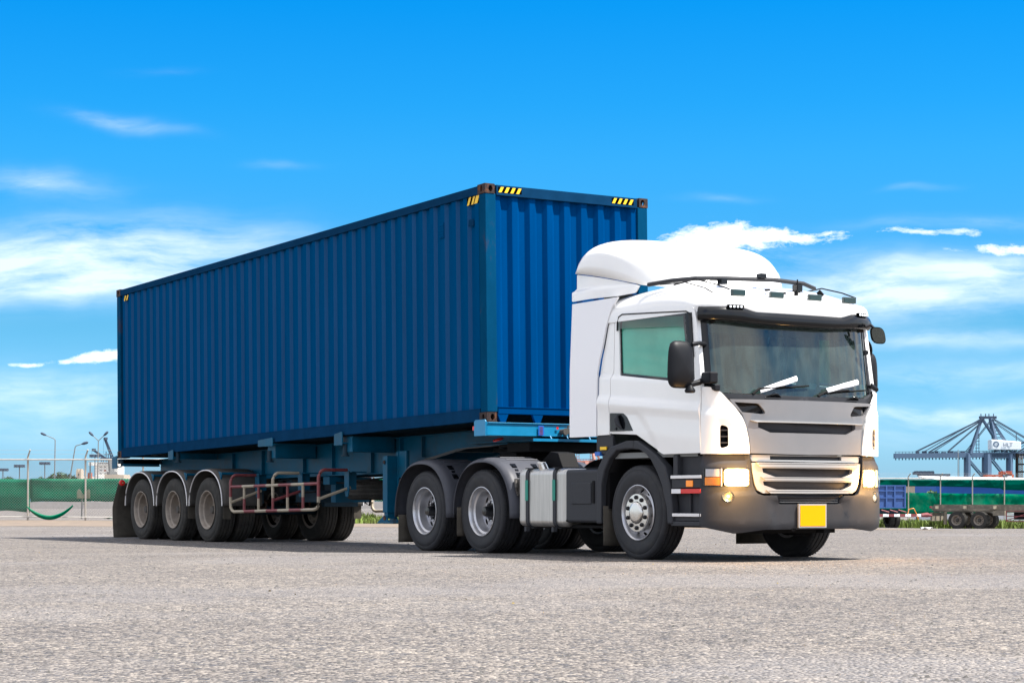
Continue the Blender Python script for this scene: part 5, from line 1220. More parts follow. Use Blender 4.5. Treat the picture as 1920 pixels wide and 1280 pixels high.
b = MB(); b.grid(lambda u_, v_: LD(lat_px(143 + 25 * u_, DL), DL + .13, z_py(934 - 18 * v_ * (.7 + .3 * sin(u_ * 9)), DL)), 12, 4); props(finish('cloth_tear', b, 'lattice', None, solid=.006), 'pale worn patch in the green cloth beside the second fence post', 'cloth patch')
# thin gate bar leaning by the fence
b = MB(); b.tube([LD(lat_px(150, DL), DL + .3, T_(972)), LD(lat_px(151, DL), DL + .3, T_(936)), LD(lat_px(157, DL), DL + .3, T_(920))], .03, 6); b.tube([LD(lat_px(150, DL), DL + .3, T_(944)), LD(lat_px(158, DL), DL + .3, T_(944))], .02, 5)
props(finish('leaning_frame', b, 'lamppost', None), 'thin grey metal frame standing against the left chain link fence', 'frame')

# low wall far beyond the fence
b = MB(); b.box(-110, -9, 0, .4, -1.0, .72, fn=lambda x, y, z: LD(x, 285 + y + (x + 60) * .05, z)); props(finish('low_wall', b, mat('grey_concrete', (.33, .31, .30), .9, var=.15), None), 'low grey concrete wall far beyond the left fence below the bushes', 'wall')
# street lamps
def lamp(D, base, topc, heads, label, py_base=957):
    g = WP(base, HOR, D); root = thing('street_lamp', Vector((g.x, g.y, gz(-20, D))), label, 'street lamp', 'street lamps beyond the left fence')
    p0 = WP(base, HOR, D); p0.z = gz(-20, D); p1 = WP(*topc, D)
    b = MB(); b.tube([p0, p0.lerp(p1, .5), p1], [.13, .11, .08], 8); finish('pole', b, 'lamppost', root)
    for h_ in heads:
        q = WP(*h_, D); s_ = (q - p1); c1 = p1 + s_ * .12 + Vector((0, 0, .15 if len(heads) == 1 else 0))
        b = MB(); b.tube([p1, c1, q], [.08, .07, .06], 8); a_ = finish('arm', b, 'lamppost', root)
        d = (q - c1).normalized(); b = MB(); b.tube([q - d * .1, q + d * .25, q + d * .75, q + d * .95], [.08, .20, .20, .06], 8); finish('lamp_head', b, 'craned', a_)
    return root
lamp(330, 101.5, (103.5, 825), [(86, 815.5)], 'straight street lamp with one arm reaching left beyond the fence')
lamp(300, 122, (141, 838), [(154, 832)], 'tilted street lamp leaning right with one arm beyond the fence')
lamp(330, 182, (184.5, 826), [(174.5, 816.5), (195, 816)], 'double armed street lamp beside the rear of the container')
def highmast(px, py, D, label):
    p = WP(px, HOR, D); p.z = -.3; q = WP(px, py, D); root = thing('floodlight_mast', p, label, 'floodlight mast', 'far floodlight masts')
    b = MB(); b.tube([p, q], [.35, .22], 6); finish('pole', b, 'lamppost', root)
    b = MB(); b.box(q.x - 1.6, q.x + 1.6, q.y - 1.6, q.y + 1.6, q.z - .2, q.z + .2)
    for k in range(8): a = k * pi / 4; c = q + Vector((cos(a) * 1.9, sin(a) * 1.9, .5)); b.box(c.x - .5, c.x + .5, c.y - .5, c.y + .5, c.z - .7, c.z + .5)
    finish('lamp_ring', b, 'craned', root)
highmast(5.5, 882, 900, 'shortest far floodlight mast at the left edge of the picture')
highmast(36.5, 875, 900, 'far floodlight mast just left of the first fence post')
highmast(84, 870, 900, 'far floodlight mast above the bushes left of the lamps')
highmast(178, 856, 900, 'far floodlight mast beside the double street lamp')

# bushes
def leafm(nm, c): return mat(nm, c, .75, var=.45, vscale=.9)
M['leaf'] = leafm('bush_leaves', (.030, .065, .016)); M['leaf2'] = leafm('pale_bush_leaves', (.055, .10, .022)); M['bark'] = mat('bark', (.10, .08, .06), .9)
def bush(px, D, wpx, pytop, label, m='leaf', n=900, grp='bushes beyond the left fence'):
    c = WP(px, HOR, D); g = gz(lat_px(px, D), D); top_ = z_py(pytop, D); W_ = wpx / FPX * D / 2; c.z = g; root = thing('bush', c, label, 'bush', grp)
    b = MB(); b.tube([c, c + Vector((.1, 0, (top_ - g) * .6))], [.16, .06], 6)
    for k in range(4): a = k * 1.6; b.tube([c + Vector((0, 0, (top_ - g) * .3)), c + Vector((cos(a) * W_ * .5, sin(a) * W_ * .5, (top_ - g) * .75))], [.07, .03], 5)
    finish('trunk', b, 'bark', root)
    b = MB(); H = top_ - g; rng = random.Random(int(px * 7 + D)); cl_ = [(rng.uniform(-.7, .7) * W_, rng.uniform(-.6, .6) * W_, H * rng.uniform(.30, .80), rng.uniform(.25, .42)) for _ in range(14)]
    for i in range(n):
        cx, cy, cz, r_ = cl_[rng.randrange(12)]; v_ = Vector((rng.gauss(0, 1), rng.gauss(0, 1), rng.gauss(0, 1))).normalized() * r_ * rng.random() ** .35
        p = c + Vector((cx + v_.x * W_ * 1.1, cy + v_.y * W_ * 1.1, cz + v_.z * H * .55)); s_ = (.10 + .12 * rng.random()) * max(1, D / 200)
        e1 = Vector((rng.gauss(0, 1), rng.gauss(0, 1), rng.gauss(0, .6))).normalized() * s_; e2 = Vector((rng.gauss(0, 1), rng.gauss(0, 1), rng.gauss(0, 1))).normalized() * s_
        b.face([b.b.verts.new(p - e1), b.b.verts.new(p + e2 * .6), b.b.verts.new(p + e1), b.b.verts.new(p - e2 * .6)])
    finish('crown', b, m, root, smooth=0, recalc=False, kind='stuff')
for (px, D, w_, pt, lb) in ((16, 420, 60, 890, 'low dark bush at the far left edge beyond the fence'), (70, 430, 44, 889, 'dark bush right of the first fence post'), (90, 425, 40, 887, 'dark bush below the floodlight mast beyond the fence'), (110, 415, 50, 883, 'tallest dark green bush beside the tilted street lamp'), (132, 430, 32, 888, 'small dark bush at the right end of the row beyond the fence')):
    bush(px, D, w_, pt, lb, n=2200)
bush(1720, 150, 66, 913, 'dark bush seen through the gap in the green cloth right of the truck', 'leaf', 700, 'bushes beyond the right fence')

# ship at the quay
DS = 1500; ms = DS / FPX
SH = thing('cargo_ship', WP(190, HOR, DS), 'white superstructure of a cargo ship with two deck cranes beyond the left fence', 'ship')
X_ = lambda px, off=0: WP(px, HOR, DS + off)
def pbox(px0, px1, py0, py1, D, dep, m, name, parent, bev=0, off=0):
    b = MB(); l0_, l1_ = lat_px(px0, D), lat_px(px1, D); z0_, z1_ = z_py(py1, D), z_py(py0, D)
    def f(x, y, z): p = LD(x, D + off + y, z); return p
    b.box(l0_, l1_, 0, dep, z0_, z1_, fn=f); return finish(name, b, m, parent, bevel=bev)
pbox(150, 330, 893, 942, DS, 28, 'shipw', 'hull', SH)
sup = pbox(182, 222, 866, 893, DS, 20, 'shipw', 'superstructure', SH, off=2)
pbox(166, 222, 866, 872, DS, 12, 'shipw', 'bridge_wing', SH, off=.5)
pbox(176, 181, 872, 893, DS, 10, 'shipw', 'stair_tower', SH, off=3)
for k in range(7): pbox(184 + k * 3.4, 186.4 + k * 3.4, 867, 868.6, DS, .4, 'glassd', 'bridge_window', SH, off=.2)
for r in range(4):
    for k in range(3):
        for q in (0, 2.1): pbox(186 + k * 8.6 + q, 187.4 + k * 8.6 + q, 874 + r * 6.3, 875.6 + r * 6.3, DS, .4, 'glassd', 'window', SH, off=1.7)
pbox(194.5, 197.5, 880.5, 883, DS, .5, 'orangep', 'lifebuoy_board', SH, off=1.3)
pbox(166.5, 172.5, 886, 897, DS, 5, 'orangep', 'red_funnel', SH, off=-4)
b = MB(); b.beam(X_(169, -4), X_(169, -4) + Vector((0, 0, 30)), .8); finish('mast', b, 'lamppost', SH)
b = MB()
for px, h_ in ((190, 855), (199, 846), (207, 853), (194, 858), (203, 850)): b.beam(WP(px, 866, DS + 5), WP(px, h_, DS + 5), .5)
b.beam(WP(187, 859, DS + 5), WP(209, 858, DS + 5), .5); b.beam(WP(195, 852, DS + 5), WP(205, 851, DS + 5), .5); finish('radar_mast', b, 'craned', SH)
for (p0, p1, w_, off) in (((211, 893), (208, 862), 4, -6),):
    b = MB(); b.beam(WP(210, 893, DS + off), WP(207, 860, DS + off), 3.2); b.beam(WP(210, 897, DS + off), WP(210, 884, DS + off), 6); finish('crane_post', b, 'lamppost', SH)
for (a, c) in (((216, 866), (198, 822)), ((204, 862), (176, 843))):
    b = MB(); d0, d1 = WP(*a, DS - 6), WP(*c, DS - 6)
    b.beam(d0, d1, .9); b.beam(d0 - LAT * 1.6, d1 - LAT * 1.0, .9)
    for k in range(9): b.beam(d0.lerp(d1, k / 9), (d0 - LAT * 1.6).lerp(d1 - LAT, (k + .6) / 9), .3)
    b.box(d1.x - 1.6, d1.x + 1.6, d1.y - 1, d1.y + 1, d1.z - .9, d1.z + .9); finish('crane_jib', b, 'craned', SH)
    b = MB(); b.beam(d1 - LAT * 1.5, d1 - LAT * 1.5 - Vector((0, 0, 12)), .12); finish('hoist_cable', b, 'craned', SH)
sb = thing('silo_tower', WP(147, HOR, 1200), 'beige twin tower with a dark opening beyond the left fence', 'tower')
pbox(142.5, 146.5, 881, 943, 1200, 8, 'beige', 'tower_shaft', sb); pbox(148.2, 152, 881, 943, 1200, 8, 'beige', 'tower_shaft', sb); pbox(146.4, 148.3, 885, 943, 1200, 7, 'beige', 'tower_link', sb, off=.5)
b = MB(); b.py([(0, 0), (1.2, 0), (.9, .6), (.2, .6)], -1, 1) if False else None
pbox(143.2, 146, 878.5, 881.2, 1200, 6, 'beige', 'tower_head', sb, off=1); pbox(148.8, 151.4, 878.5, 881.2, 1200, 6, 'beige', 'tower_head', sb, off=1); pbox(146.6, 148.6, 888, 891, 1200, .5, 'glassd', 'opening', sb, off=-.3)
pbox(196, 232, 889, 943, 900, 15, 'beige', 'warehouse', props(thing('warehouse_row', WP(214, HOR, 900), 'low beige warehouse in front of the ship behind the fence', 'warehouse')))

# ship to shore cranes
def sts(D, px0, lb, m, md, house, k=1.0, name='harbour_crane'):
    """built from its own sizes: metres left/right of the middle of the sea leg"""
    O = WP(px0, HOR, D); O.z = -1; root = thing(name, O, lb, 'crane', 'ship to shore cranes')
    def P(l, z, d=0): return O + LAT * (l * k) + DEP * (d * k) + Vector((0, 0, z * k))
    W2 = 4.5
    for d in (-W2, W2):
        for l in (-17, 0, 20):
            b = MB(); b.beam(P(l * 1.0, 0, d), P(l, 44, d), 2.8 * k if l else 4.6 * k); finish('leg', b, m, root)
        b = MB(); b.beam(P(-17, 20.5, d), P(18, 19.5, d), 1.4 * k); finish('portal_beam', b, m, root)
        b = MB(); b.beam(P(-17, 40, d), P(0, 20, d), 1.2 * k); b.beam(P(-17, 20, d), P(0, 4, d), 1.2 * k); b.beam(P(2, 42, d), P(18, 22, d), 1.2 * k); b.beam(P(0, 20, d), P(14, 4, d), 1.2 * k); finish('diagonal_brace', b, m, root)
        b = MB(); b.beam(P(-15, 44, d), P(-4.5, 75, d * .35), 1.7 * k); b.beam(P(-4, 75, d * .35), P(15, 46, d), 1.5 * k); finish('tower_frame', b, m, root)
        b = MB(); b.beam(P(3.5, 75, d * .35), P(9, 46, d), 2.2 * k); b.beam(P(5, 73, d * .35), P(22, 46, d), 1.2 * k); finish('rear_mast', b, m, root)
    b = MB(); b.beam(P(-6.5, 76, 0), P(8.5, 76, 0), 3.0 * k, 2.2 * k)
    for l in (-5, -1, 2, 6): b.beam(P(l, 77, 0), P(l, 79.3, 0), .6 * k)
    finish('mast_head', b, md, root)
    for d in (-3, 3):
        b = MB(); b.beam(P(-81, 42.3, d), P(78, 44.0, d), 2.6 * k, 4.2 * k); finish('boom', b, m, root)
    b = MB()
    for i in range(54): l = -79 + i * 2.95; z = 42.3 + (l + 81) * .0107; b.beam(P(l, z - 2, 4.2), P(l, z - 3.6, 4.2), .7 * k); b.beam(P(l, z + 2, 4.2), P(l, z + 3.4, 4.2), .3 * k)
    b.beam(P(-80, 47.5 - 1.5, 4.4), P(78, 48 - .6, 4.4), .35 * k); finish('walkway', b, md, root)
    b = MB()
    for i in range(9): b.box(0, 1, 0, 1, 0, 1, fn=lambda x, y, z, i=i: P(-62 + i * 5.6 + x * (2.5 + i % 3), 44.6 + z * (1.2 + .8 * (i % 2)), y * 4 - 2))
    finish('sheave_housing', b, md, root)
    for (a, c, w_) in (((-3, 75), (-62, 46), .9), ((-3, 74), (-50, 46), .7), ((-3, 73), (-34, 46), .6), ((-3, 76), (-55, 46), .35), ((-2, 75), (-48, 45), .35), ((5, 75), (-18, 46), .6), ((5, 75), (34, 58), .7), ((34, 58), (64, 46), .7), ((8, 71), (44, 46), .5)):
        b = MB(); b.beam(P(a[0], a[1], 3), P(c[0], c[1], 3), w_ * k); b.beam(P(a[0], a[1], -3), P(c[0], c[1], -3), w_ * k); finish('forestay', b, md, root)
    b = MB(); b.beam(P(26, 46, 0), P(26, 62, 0), .5 * k); b.beam(P(34, 58, 0), P(34, 50, 0), .5 * k); finish('stay_post', b, md, root)
    if house:
        b = MB(); b.box(0, 1, 0, 1, 0, 1, fn=lambda x, y, z: P(2.5 + x * 26, 47.5 + z * 9.0 - x * z * 2, -7 + y * 14)); hh = finish('machine_house', b, 'wallw', root, bevel=.6)
        b = MB(); b.lathe([(-7.2 * k, 2.6 * k), (-7.35 * k, 2.6 * k), (-7.35 * k, 1.6 * k)], 16, c=(0, 0, 0))
        for v in b.b.verts: v.co = P(6.5, 52.3, 0) + LAT * v.co.x + DEP * v.co.y + Vector((0, 0, v.co.z))
        finish('round_emblem', b, 'crane', hh)
        cu = bpy.data.curves.new('lettering', 'FONT'); cu.body = 'HLT'; cu.size = 4.6 * k; cu.extrude = .1
        to = bpy.data.objects.new('tmp', cu); COL.objects.link(to); bpy.context.view_layer.update()
        me = bpy.data.meshes.new_from_object(to); bpy.data.objects.remove(to); me.transform(Matrix.Translation(P(12.5, 50.3, -7.5)) @ Matrix(((LAT.x, 0, DEP.x, 0), (LAT.y, 0, DEP.y, 0), (0, 1, 0, 0), (0, 0, 0, 1))))
        me.materials.clear(); me.materials.append(M['crane']); lo = bpy.data.objects.new('lettering', me); COL.objects.link(lo); lo.parent = hh; lo.location = (0, 0, 0)
    for l in (-8, 6):
        b = MB(); 
        for z in range(46, 62, 3): b.box(0, 1, 0, 1, 0, 1, fn=lambda x, y, q, z=z: P(l - 1.6 + x * 3.2, z + q * .5, -1.5 + y * 3))
        b.beam(P(l - 1.2, 45, 0), P(l - 1.2, 62, 0), .4 * k); b.beam(P(l + 1.2, 45, 0), P(l + 1.2, 62, 0), .4 * k); finish('stair_cage', b, m, root)
    b = MB()
    for i in range(10): b.box(0, 1, 0, 1, 0, 1, fn=lambda x, y, z, i=i: P(5 + i * .9 - .5 + x * 2.6, 73 - i * 3 + z * .7, -3 + y * 2))
    finish('ladder', b, md, root)
    b = MB(); b.beam(P(-28, 15.5, 0), P(-4, 15.0, 0), 1.6 * k); b.beam(P(-20, 20, 0), P(-20, 16, 0), 1.2 * k); b.beam(P(-12, 20, 0), P(-12, 16, 0), 1.2 * k); finish('spreader', b, 'orangep' if house else m, root)
    b = MB(); b.beam(P(-20, 42, 0), P(-20, 18, 0), .2 * k); b.beam(P(-24, 42, 0), P(-24, 18, 0), .2 * k); finish('hoist_cable', b, md, root)
    for l in (-17, 0, 18):
        b = MB(); b.beam(P(l - 5, 1.2, 0), P(l + 5, 1.2, 0), 2 * k); finish('bogie', b, md, root)
    return root
c1_ = sts(1770, 1850, 'grey blue ship to shore crane with white machine house right of the truck', 'crane', 'craned', True)
c2_ = copy_tree(c1_); c2_.location = c1_.location + LAT * 78; c2_['label'] = 'grey blue ship to shore crane cut off by the right edge of the picture'
c3_ = sts(2100, 1098, 'faded red ship to shore crane seen in the gap behind the cab', 'pinkp', 'orangep', False)
ob = thing('orange_gantry', WP(1026, HOR, 1100), 'orange steel gantry seen in the gap above the fuel tank', 'gantry')
for (a0, a1, b0, b1) in ((996, 1003, 845, 943), (1006, 1012, 850, 943), (1036, 1044, 850, 943), (1000, 1032, 853, 859)): pbox(a0, a1, b0, b1, 1100, 6, 'orangep', 'gantry_frame', ob)
pbox(1019, 1028, 848, 943, 1100, 5, 'beige', 'stair_shaft', ob, off=-3)
for k in range(5): pbox(997 + k * 9, 1000 + k * 9, 862, 865, 1100, 1, 'glassd', 'opening', ob, off=-4)

# dark tower frame at the right edge
tw = thing('tower_frame', WP(1915, HOR, 700), 'black steel tower frame at the right edge beside the orange crane', 'tower')
for px in (1907, 1925): b = MB(); b.beam(WP(px, 943, 700), WP(px, 850, 700), .8); finish('tower_leg', b, 'black', tw)
for py in (852, 870, 884): b = MB(); b.beam(WP(1907, py, 700), WP(1930, py, 700), .5); finish('tower_beam', b, 'black', tw)
b = MB()
for k in range(12): b.beam(WP(1912, 855 + k * 4, 702), WP(1917, 857 + k * 4, 702), .2); b.beam(WP(1917, 857 + k * 4, 702), WP(1912, 859 + k * 4, 702), .2)
b.beam(WP(1912, 850, 702), WP(1912, 905, 702), .25); b.beam(WP(1917, 850, 702), WP(1917, 905, 702), .25); finish('lattice', b, 'lamppost', tw)
# orange yard crane
oc = thing('yard_crane', WP(1875, HOR, 650), 'orange yard crane standing in front of the big harbour crane', 'crane')
for (a0, a1, b0, b1) in ((1847, 1851, 890, 943), (1864, 1867, 890, 943), (1876, 1880, 884, 943), (1897, 1901, 889, 943), (1847, 1880, 889.5, 892.5), (1876, 1898, 886, 889)):
    b = MB(); pbox(a0, a1, b0, b1, 650, 3, 'orangep', 'crane_frame', oc)
pbox(1885, 1896, 885, 888, 650, 4, 'orangep', 'trolley', oc, off=-1); pbox(1888, 1896, 892, 897, 650, 2, 'wallw', 'cab', oc, off=-1)
b = MB()
for k in range(7): b.beam(WP(1877 + k * 3.3, 889, 650), WP(1877 + k * 3.3, 883, 650), .15)
b.beam(WP(1877, 883.5, 650), WP(1897, 883.5, 650), .2); finish('railing', b, 'orangep', oc)
for k in range(10): pass
# dark girders lying on supports
gd = thing('girder_stack', WP(1749, HOR, 420), 'stack of dark steel girders above the right fence', 'girders')
pbox(1718, 1752, 884, 889, 420, 4, 'craned', 'upper_girder', gd); pbox(1724, 1781, 888, 892, 420, 3, 'craned', 'lower_girder', gd, off=-.5)
for px in (1731, 1745, 1757, 1763, 1778): pbox(px, px + 2.4, 891, 943, 420, 2, 'craned', 'support', gd)
for k in range(9): pbox(1719 + k * 3.7, 1721.5 + k * 3.7, 882.5 + (k % 2) * .8, 884.4, 420, 3, 'craned', 'girder_block', gd)
b = MB(); p = WP(1796.5, HOR, 200); p.z = -1.2; b.tube([p, WP(1796.5, 843, 200)], [.07, .04], 6); up_ = finish('thin_mast', b, 'lamppost', None); props(up_, 'thin grey mast standing behind the right fence left of the big crane', 'mast')

# blue building behind the right fence
DB = 172
bl = thing('blue_building', WP(1830, HOR, DB), 'long low blue building with white roof behind the right fence', 'building')
b = MB(); la, lb_ = lat_px(1755, DB), lat_px(2150, DB)
b.box(la, lb_, 0, 9, .0, 2.25, fn=lambda x, y, z: LD(x, DB + y - (x - la) * .35, z)); finish('wall', b, 'bluewall', bl)
b = MB(); b.box(la - .1, lb_, -.05, 9, -1.3, -.002, fn=lambda x, y, z: LD(x, DB + y - (x - la) * .35, z)); finish('plinth', b, 'roofw', bl)
b = MB(); b.box(lat_px(1765, DB), lb_ + .5, -.7, 10, 2.27, 2.40, fn=lambda x, y, z: LD(x, DB + y - (x - la) * .35, z + .10 - (x - la) * .022 + (y * .05))); finish('roof', b, 'roofw', bl)
for px in (1857, 1908, 1960):
    l_ = lat_px(px, DB); yy = -(l_ - la) * .35; s_ = (DB + yy) / DB
    l_ = lat_px(px, DB + yy)
    yy = -(l_ - la) * .35
    b = MB(); b.box(l_ - .24, l_ + .24, yy - .06, yy + .05, .55, 1.15, fn=lambda x, y, z: LD(x, DB + y, z)); wn = finish('window', b, 'glassd', bl)
    b = MB(); b.box(l_ - .28, l_ - .22, yy - .09, yy + .05, .5, 1.2, fn=lambda x, y, z: LD(x, DB + y, z)); b.box(l_ + .22, l_ + .28, yy - .09, yy + .05, .5, 1.2, fn=lambda x, y, z: LD(x, DB + y, z)); b.box(l_ - .03, l_ + .03, yy - .09, yy + .05, .5, 1.2, fn=lambda x, y, z: LD(x, DB + y, z)); finish('window_frame', b, 'roofw', wn)
    b = MB(); b.box(l_ - .36, l_ + .36, yy - .45, yy, 1.18, 1.24, fn=lambda x, y, z: LD(x, DB + y, z)); finish('awning', b, 'roofw', wn)
# pale long wall seen over the cloth
wl_ = thing('white_roof_shed', WP(1690, HOR, 230), 'low shed with a long white roof edge right of the truck', 'shed')
b = MB(); la2, lb2 = lat_px(1560, 230), lat_px(1935, 230); b.box(la2, lb2, 0, 6, 2.75, 3.1, fn=lambda x, y, z: LD(x, 230 + y - (x - la2) * .5, z + .12)); finish('roof', b, 'roofw', wl_)
b = MB(); b.box(la2, lb2, .5, 5, -1.3, 2.87, fn=lambda x, y, z: LD(x, 230 + y - (x - la2) * .5, z)); finish('wall', b, 'beige', wl_)
# right fence
DR = 140; st2 = lat_px(1763, DR) - lat_px(1703, DR); r0 = lat_px(1703, DR) - 5 * st2
fence('green_mesh_fence', r0, r0 + 16 * st2, DR, st2, z_py(887, DR), z_py(896, DR), 'wire fence with white posts behind the parked trailers at the right', mesh=False)
Tr = lambda py: z_py(py, DR)
sag = lambda l: Tr(914 + 3 * sin(l * .35 + 1) + (2.5 if l > 34 else 0))
cloth_strip(DR, lambda l: Tr(898.5), sag, lat_px(1590, DR), lat_px(2010, DR), 110, 'clothd', 'upper strip of dark green shade cloth on the right fence', off=.08, seed=9)
cloth_strip(DR, lambda l: Tr(923 + (l - 27) * .35), lambda l: Tr(963), lat_px(1590, DR), lat_px(2010, DR), 110, 'cloth', 'lower strip of bright green shade cloth on the right fence', off=.08, seed=12)
b = MB(); b.grid(lambda u_, v_: LD(lat_px(1705 + 112 * u_, DR), DR + .02 - .03 * v_, Tr(900 + 2 * u_ + (9 - 5 * abs(2 * u_ - .9)) * v_ + 3 * v_ * sin(u_ * 5))), 24, 4); props(finish('cloth_fold', b, 'lattice', None, solid=.01), 'pale folded flap hanging over the upper green cloth', 'shade cloth') if False else b.b.free()

# grass
def grass(name, area, n, hgt, label, seed, cols=('grassy', 'grassd')):
    rng = random.Random(seed); b = MB()
    for i in range(n):
        la, d = area(rng); g = gz(la, d); p = LD(la, d, g); h_ = hgt * rng.uniform(.45, 1.15) * (.75 + .5 * mnoise.noise(Vector((la * .5, d * .3, seed)))); a = rng.random() * 6.3; w_ = .018 + .02 * rng.random(); w_ *= hgt / .35
        e = LAT * cos(a) * w_ + DEP * sin(a) * w_; t = p + Vector((rng.gauss(0, .25) * h_, rng.gauss(0, .25) * h_, h_)); m_ = p.lerp(t, .55) + Vector((0, 0, .08 * h_))
        b.mi = 0 if rng.random() < .6 else 1
        b.face([b.b.verts.new(p - e), b.b.verts.new(p + e), b.b.verts.new(m_ + e * .7), b.b.verts.new(m_ - e * .7)]); b.face([b.b.verts.new(m_ - e * .7), b.b.verts.new(m_ + e * .7), b.b.verts.new(t)])
    return props(finish(name, b, list(cols), None, smooth=0, recalc=False), label, 'grass', kind='stuff')
M['grassy'] = mat('bright_grass', (.13, .19, .025), .7, var=.3, vscale=.6); M['grassd'] = mat('dry_dark_grass', (.085, .11, .02), .75, var=.4, vscale=.6)
grass('grass', lambda r: (r.uniform(lat_px(1600, 125), lat_px(2000, 125)), r.uniform(120.5, 138)), 16000, .62, 'long green grass along the foot of the right fence', 3)
grass('grass', lambda r: (r.uniform(lat_px(600, 76), lat_px(790, 76)), r.uniform(74, 82)), 3500, .42, 'green grass tuft strip seen beneath the trailer', 4)
# parked trailer at the right
def oldtrailer():
    D0 = 119; la = lat_px(1793, D0); g = gz(la, D0)
    fw = (LAT * .86 - DEP * .51).normalized(); aw = (LAT * .51 + DEP * .86).normalized()
    O = LD(la, D0, g); root = thing('parked_trailer', O, 'dusty brown skeleton trailer parked on the grass at the right edge', 'trailer')
    def P(x, y, z): return O + fw * x + aw * y + Vector((0, 0, z))
    def bx(nm, x0, x1, y0, y1, z0, z1, m, par=root): b = MB(); b.box(x0, x1, y0, y1, z0, z1, fn=P); return finish(nm, b, m, par)
    bx('main_beam', -1.6, 9, .65, .8, .98, 1.42, 'oldframe'); bx('main_beam', -1.6, 9, 1.6, 1.75, .98, 1.42, 'oldframe')
    bx('deck_edge', -1.5, 2.0, 0, .12, 1.08, 1.18, 'oldframe'); bx('deck_edge', -1.5, 2.0, 2.3, 2.42, 1.08, 1.18, 'oldframe')
    for x in (-1.5, .2, 2.0, 5.6): bx('cross_bearer', x, x + .22, -.03, 2.45, 1.16, 1.34, 'oldframe')
    bx('rear_bumper', -1.62, -1.5, .1, 2.3, .45, .95, 'oldframe'); bx('tail_lamp', -1.66, -1.6, .05, .35, 1.2, 1.34, 'red')
    bx('tool_box', 2.2, 2.9, .0, .4, .78, 1.06, 'oldframe'); bx('mud_flap', -.78, -.76, 0, .6, .25, 1.0, 'flap')
    for x0 in (3.0, 5.0, 6.4):
        b = MB(); q = [P(x0, 0, .45), P(x0, 0, 1.05), P(x0 + 1.25, 0, 1.05), P(x0 + 1.25, 0, .45), P(x0, 0, .45)]; 
        for a, c in zip(q, q[1:]): b.beam(a, c, .045)
        b.beam(P(x0, 0, .75), P(x0 + 1.25, 0, .75), .045); b.beam(P(x0, 0, .5), P(x0 + 1.2, .5, .95), .04); finish('side_guard', b, 'red', root)
    bx('landing_leg', 7.8, 7.95, .3, .5, .3, 1.2, 'oldframe'); bx('valve_box', 3.2, 4.4, .8, 1.5, .55, .98, 'black')
    ang = atan2(fw.y, fw.x)
    for x in (0, 1.34):
        b = MB(); b.tube([P(x, .2, .5), P(x, 2.2, .5)], .08, 8); finish('axle', b, 'black', root)
        for y, s in ((.16, -1), (.48, -1), (1.95, 1), (2.27, 1)):
            o = bpy.data.objects.new('wheel', TY['d']); COL.objects.link(o); o.parent = root; o.location = P(x, y, .50) - root.location; o.rotation_euler = (0, 0, ang + (0 if s < 0 else pi))
            for nm, me in RP['t2'][:3]: c = bpy.data.objects.new(nm, me); COL.objects.link(c); c.parent = o
    for x in (3.6,): 
        for y, s in ((1.95, 1), (2.27, 1)):
            pass
    return root
oldtrailer()
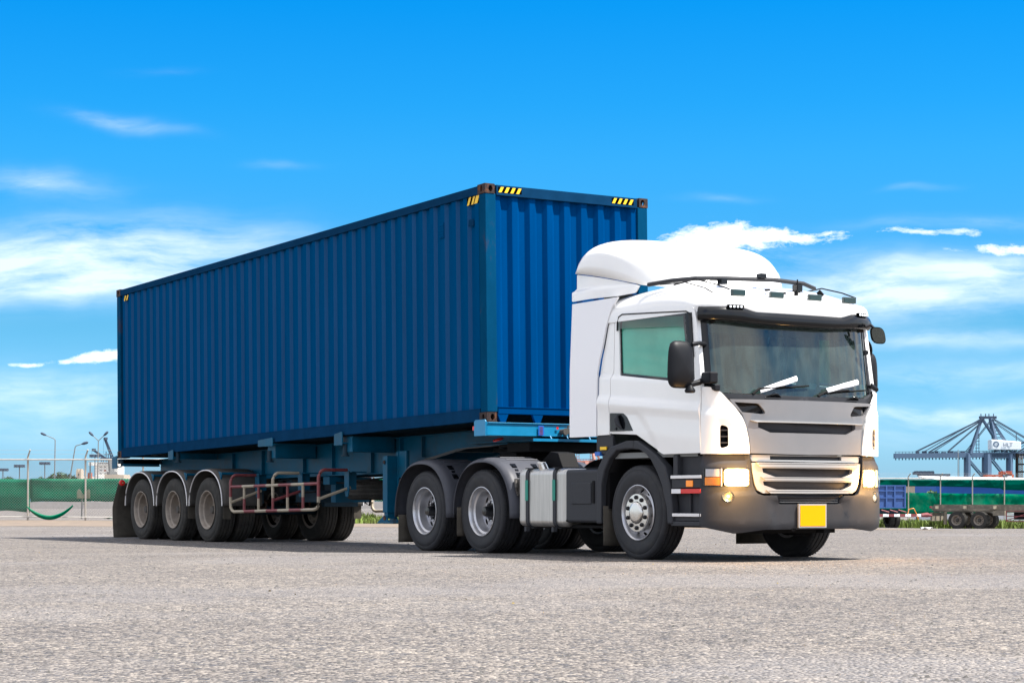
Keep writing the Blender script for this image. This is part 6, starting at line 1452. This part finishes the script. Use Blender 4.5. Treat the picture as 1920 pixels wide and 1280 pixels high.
def tipper():
    D0 = 117; la = lat_px(1668, D0); g = gz(la, D0); O = LD(la, D0, g); root = thing('blue_tipper_trailer', O, 'blue ribbed tipper trailer half hidden behind the truck bumper', 'trailer')
    fw = (DEP * -.95 + LAT * .3).normalized(); aw = (LAT * .95 + DEP * .3).normalized()
    def P(x, y, z): return O + aw * x + (-fw) * y + Vector((0, 0, z))
    def bx(nm, x0, x1, y0, y1, z0, z1, m, par=root): b = MB(); b.box(x0, x1, y0, y1, z0, z1, fn=P); return finish(nm, b, m, par)
    bd = bx('tipper_body', -1.4, 1.0, 0, 5.5, 1.15, 2.48, 'tipblue')
    for x in (-1.42, -.82, -.28, .26, .93): bx('rib', x, x + .09, -.07, 0, 1.15, 2.48, 'tipblue', bd)
    for z in (1.15, 1.72, 2.12, 2.42): bx('cross_rib', -1.4, 1.0, -.06, 0, z, z + .07, 'tipblue', bd)
    bx('chassis', -1.0, .8, .1, 5.5, .85, 1.1, 'tdark')
    b = MB()
    for i in range(9):
        b.mi = i % 2; b.box(-1.3 + i * .36, -1.3 + (i + 1) * .36, -.3, -.22, .66, .82, fn=P)
    finish('striped_bar', b, ['wallw', 'red'], root)
    b = MB(); b.tube([P(1.9, -.26, .74), P(2.3, -.26, .76), P(2.6, -.26, .72)], [.10, .14, .06], 8); finish('tow_hook', b, 'red', root)
    for k in range(3): b = MB(); b.tube([P(-.7 + k * .55, -.3, 1.05), P(-.2 + k * .55, -.3, .92)], .04, 6); finish('lever', b, 'red', root)
    b = MB(); b.tube([P(1.0, -.3, .8), P(1.1, -.3, 1.1), P(1.4, -.3, 1.15), P(1.6, -.3, .8), P(1.7, -.3, .5)], .02, 5); finish('air_hose', b, 'amber', root)
    ang = atan2(fw.y, fw.x)
    for y in (.9,):
        for x in (-.9, -.55, .45, .8):
            o = bpy.data.objects.new('wheel', TY['d']); COL.objects.link(o); o.parent = root; o.location = P(x, y, .50) - root.location; o.rotation_euler = (0, 0, ang)
    return root
tipper()
wb = thing('white_crate', WP(1915, HOR, 133), 'white crate lying in the grass behind the parked trailer', 'crate'); pbox(1898, 1935, 962, 973, 133, 1.5, 'wallw', 'crate_body', wb); pbox(1898, 1935, 961, 962.2, 133, 1.6, 'roofw', 'lid', wb, off=-.05)

# litter on the verge
for i, (px, py, r, m_, lb) in enumerate(((1737, 984, .14, 'paper', 'white scrap of paper on the verge left of the parked trailer'), (1753, 988.5, .10, 'paper', 'small white scrap of paper at the edge of the asphalt near the parked trailer'), (207, 973, .22, 'cloth', 'scrap of green cloth lying beside the fence near the mud flap'))):
    k = 0; D = 60
    for D_ in [x * .5 for x in range(80, 280)]:
        if HOR + (CAM.z - gz(lat_px(px, D_), D_)) * FPX / D_ <= py: D = D_; break
    p = LD(lat_px(px, D), D, gz(lat_px(px, D), D)); b = MB(); b.grid(lambda u_, v_: p + LAT * (u_ - .5) * r * 2.4 + DEP * (v_ - .5) * r * 2 + Vector((0, 0, .02 + .5 * r * abs(sin(5 * u_ + 3 * v_)))), 6, 4); props(finish('litter', b, m_, None, solid=.004), lb, 'litter')
# leaves on the asphalt
M['leafy'] = mat('dry_leaf', (.20, .15, .05), .8); M['leafg'] = mat('green_leaf', (.06, .13, .03), .8)
b = MB(); rng = random.Random(5)
for i in range(34):
    dep = rng.uniform(12, 34); lat = rng.uniform(-.24, .2) * dep; p = LD(lat, dep, gz(lat, dep) + .006); a = rng.random() * 6.3; r = rng.uniform(.007, .016); b.mi = int(rng.random() < .35)
    e = Vector((cos(a), sin(a), .1)) * r; f_ = Vector((-sin(a), cos(a), .3)) * r * .45; b.face([b.b.verts.new(p - e), b.b.verts.new(p - f_), b.b.verts.new(p + e), b.b.verts.new(p + f_ + Vector((0, 0, .008)))])
props(finish('fallen_leaves', b, ['leafy', 'leafg'], None, smooth=0, recalc=False), 'small dry leaves scattered on the asphalt in front of the trailer', 'leaves', kind='stuff')
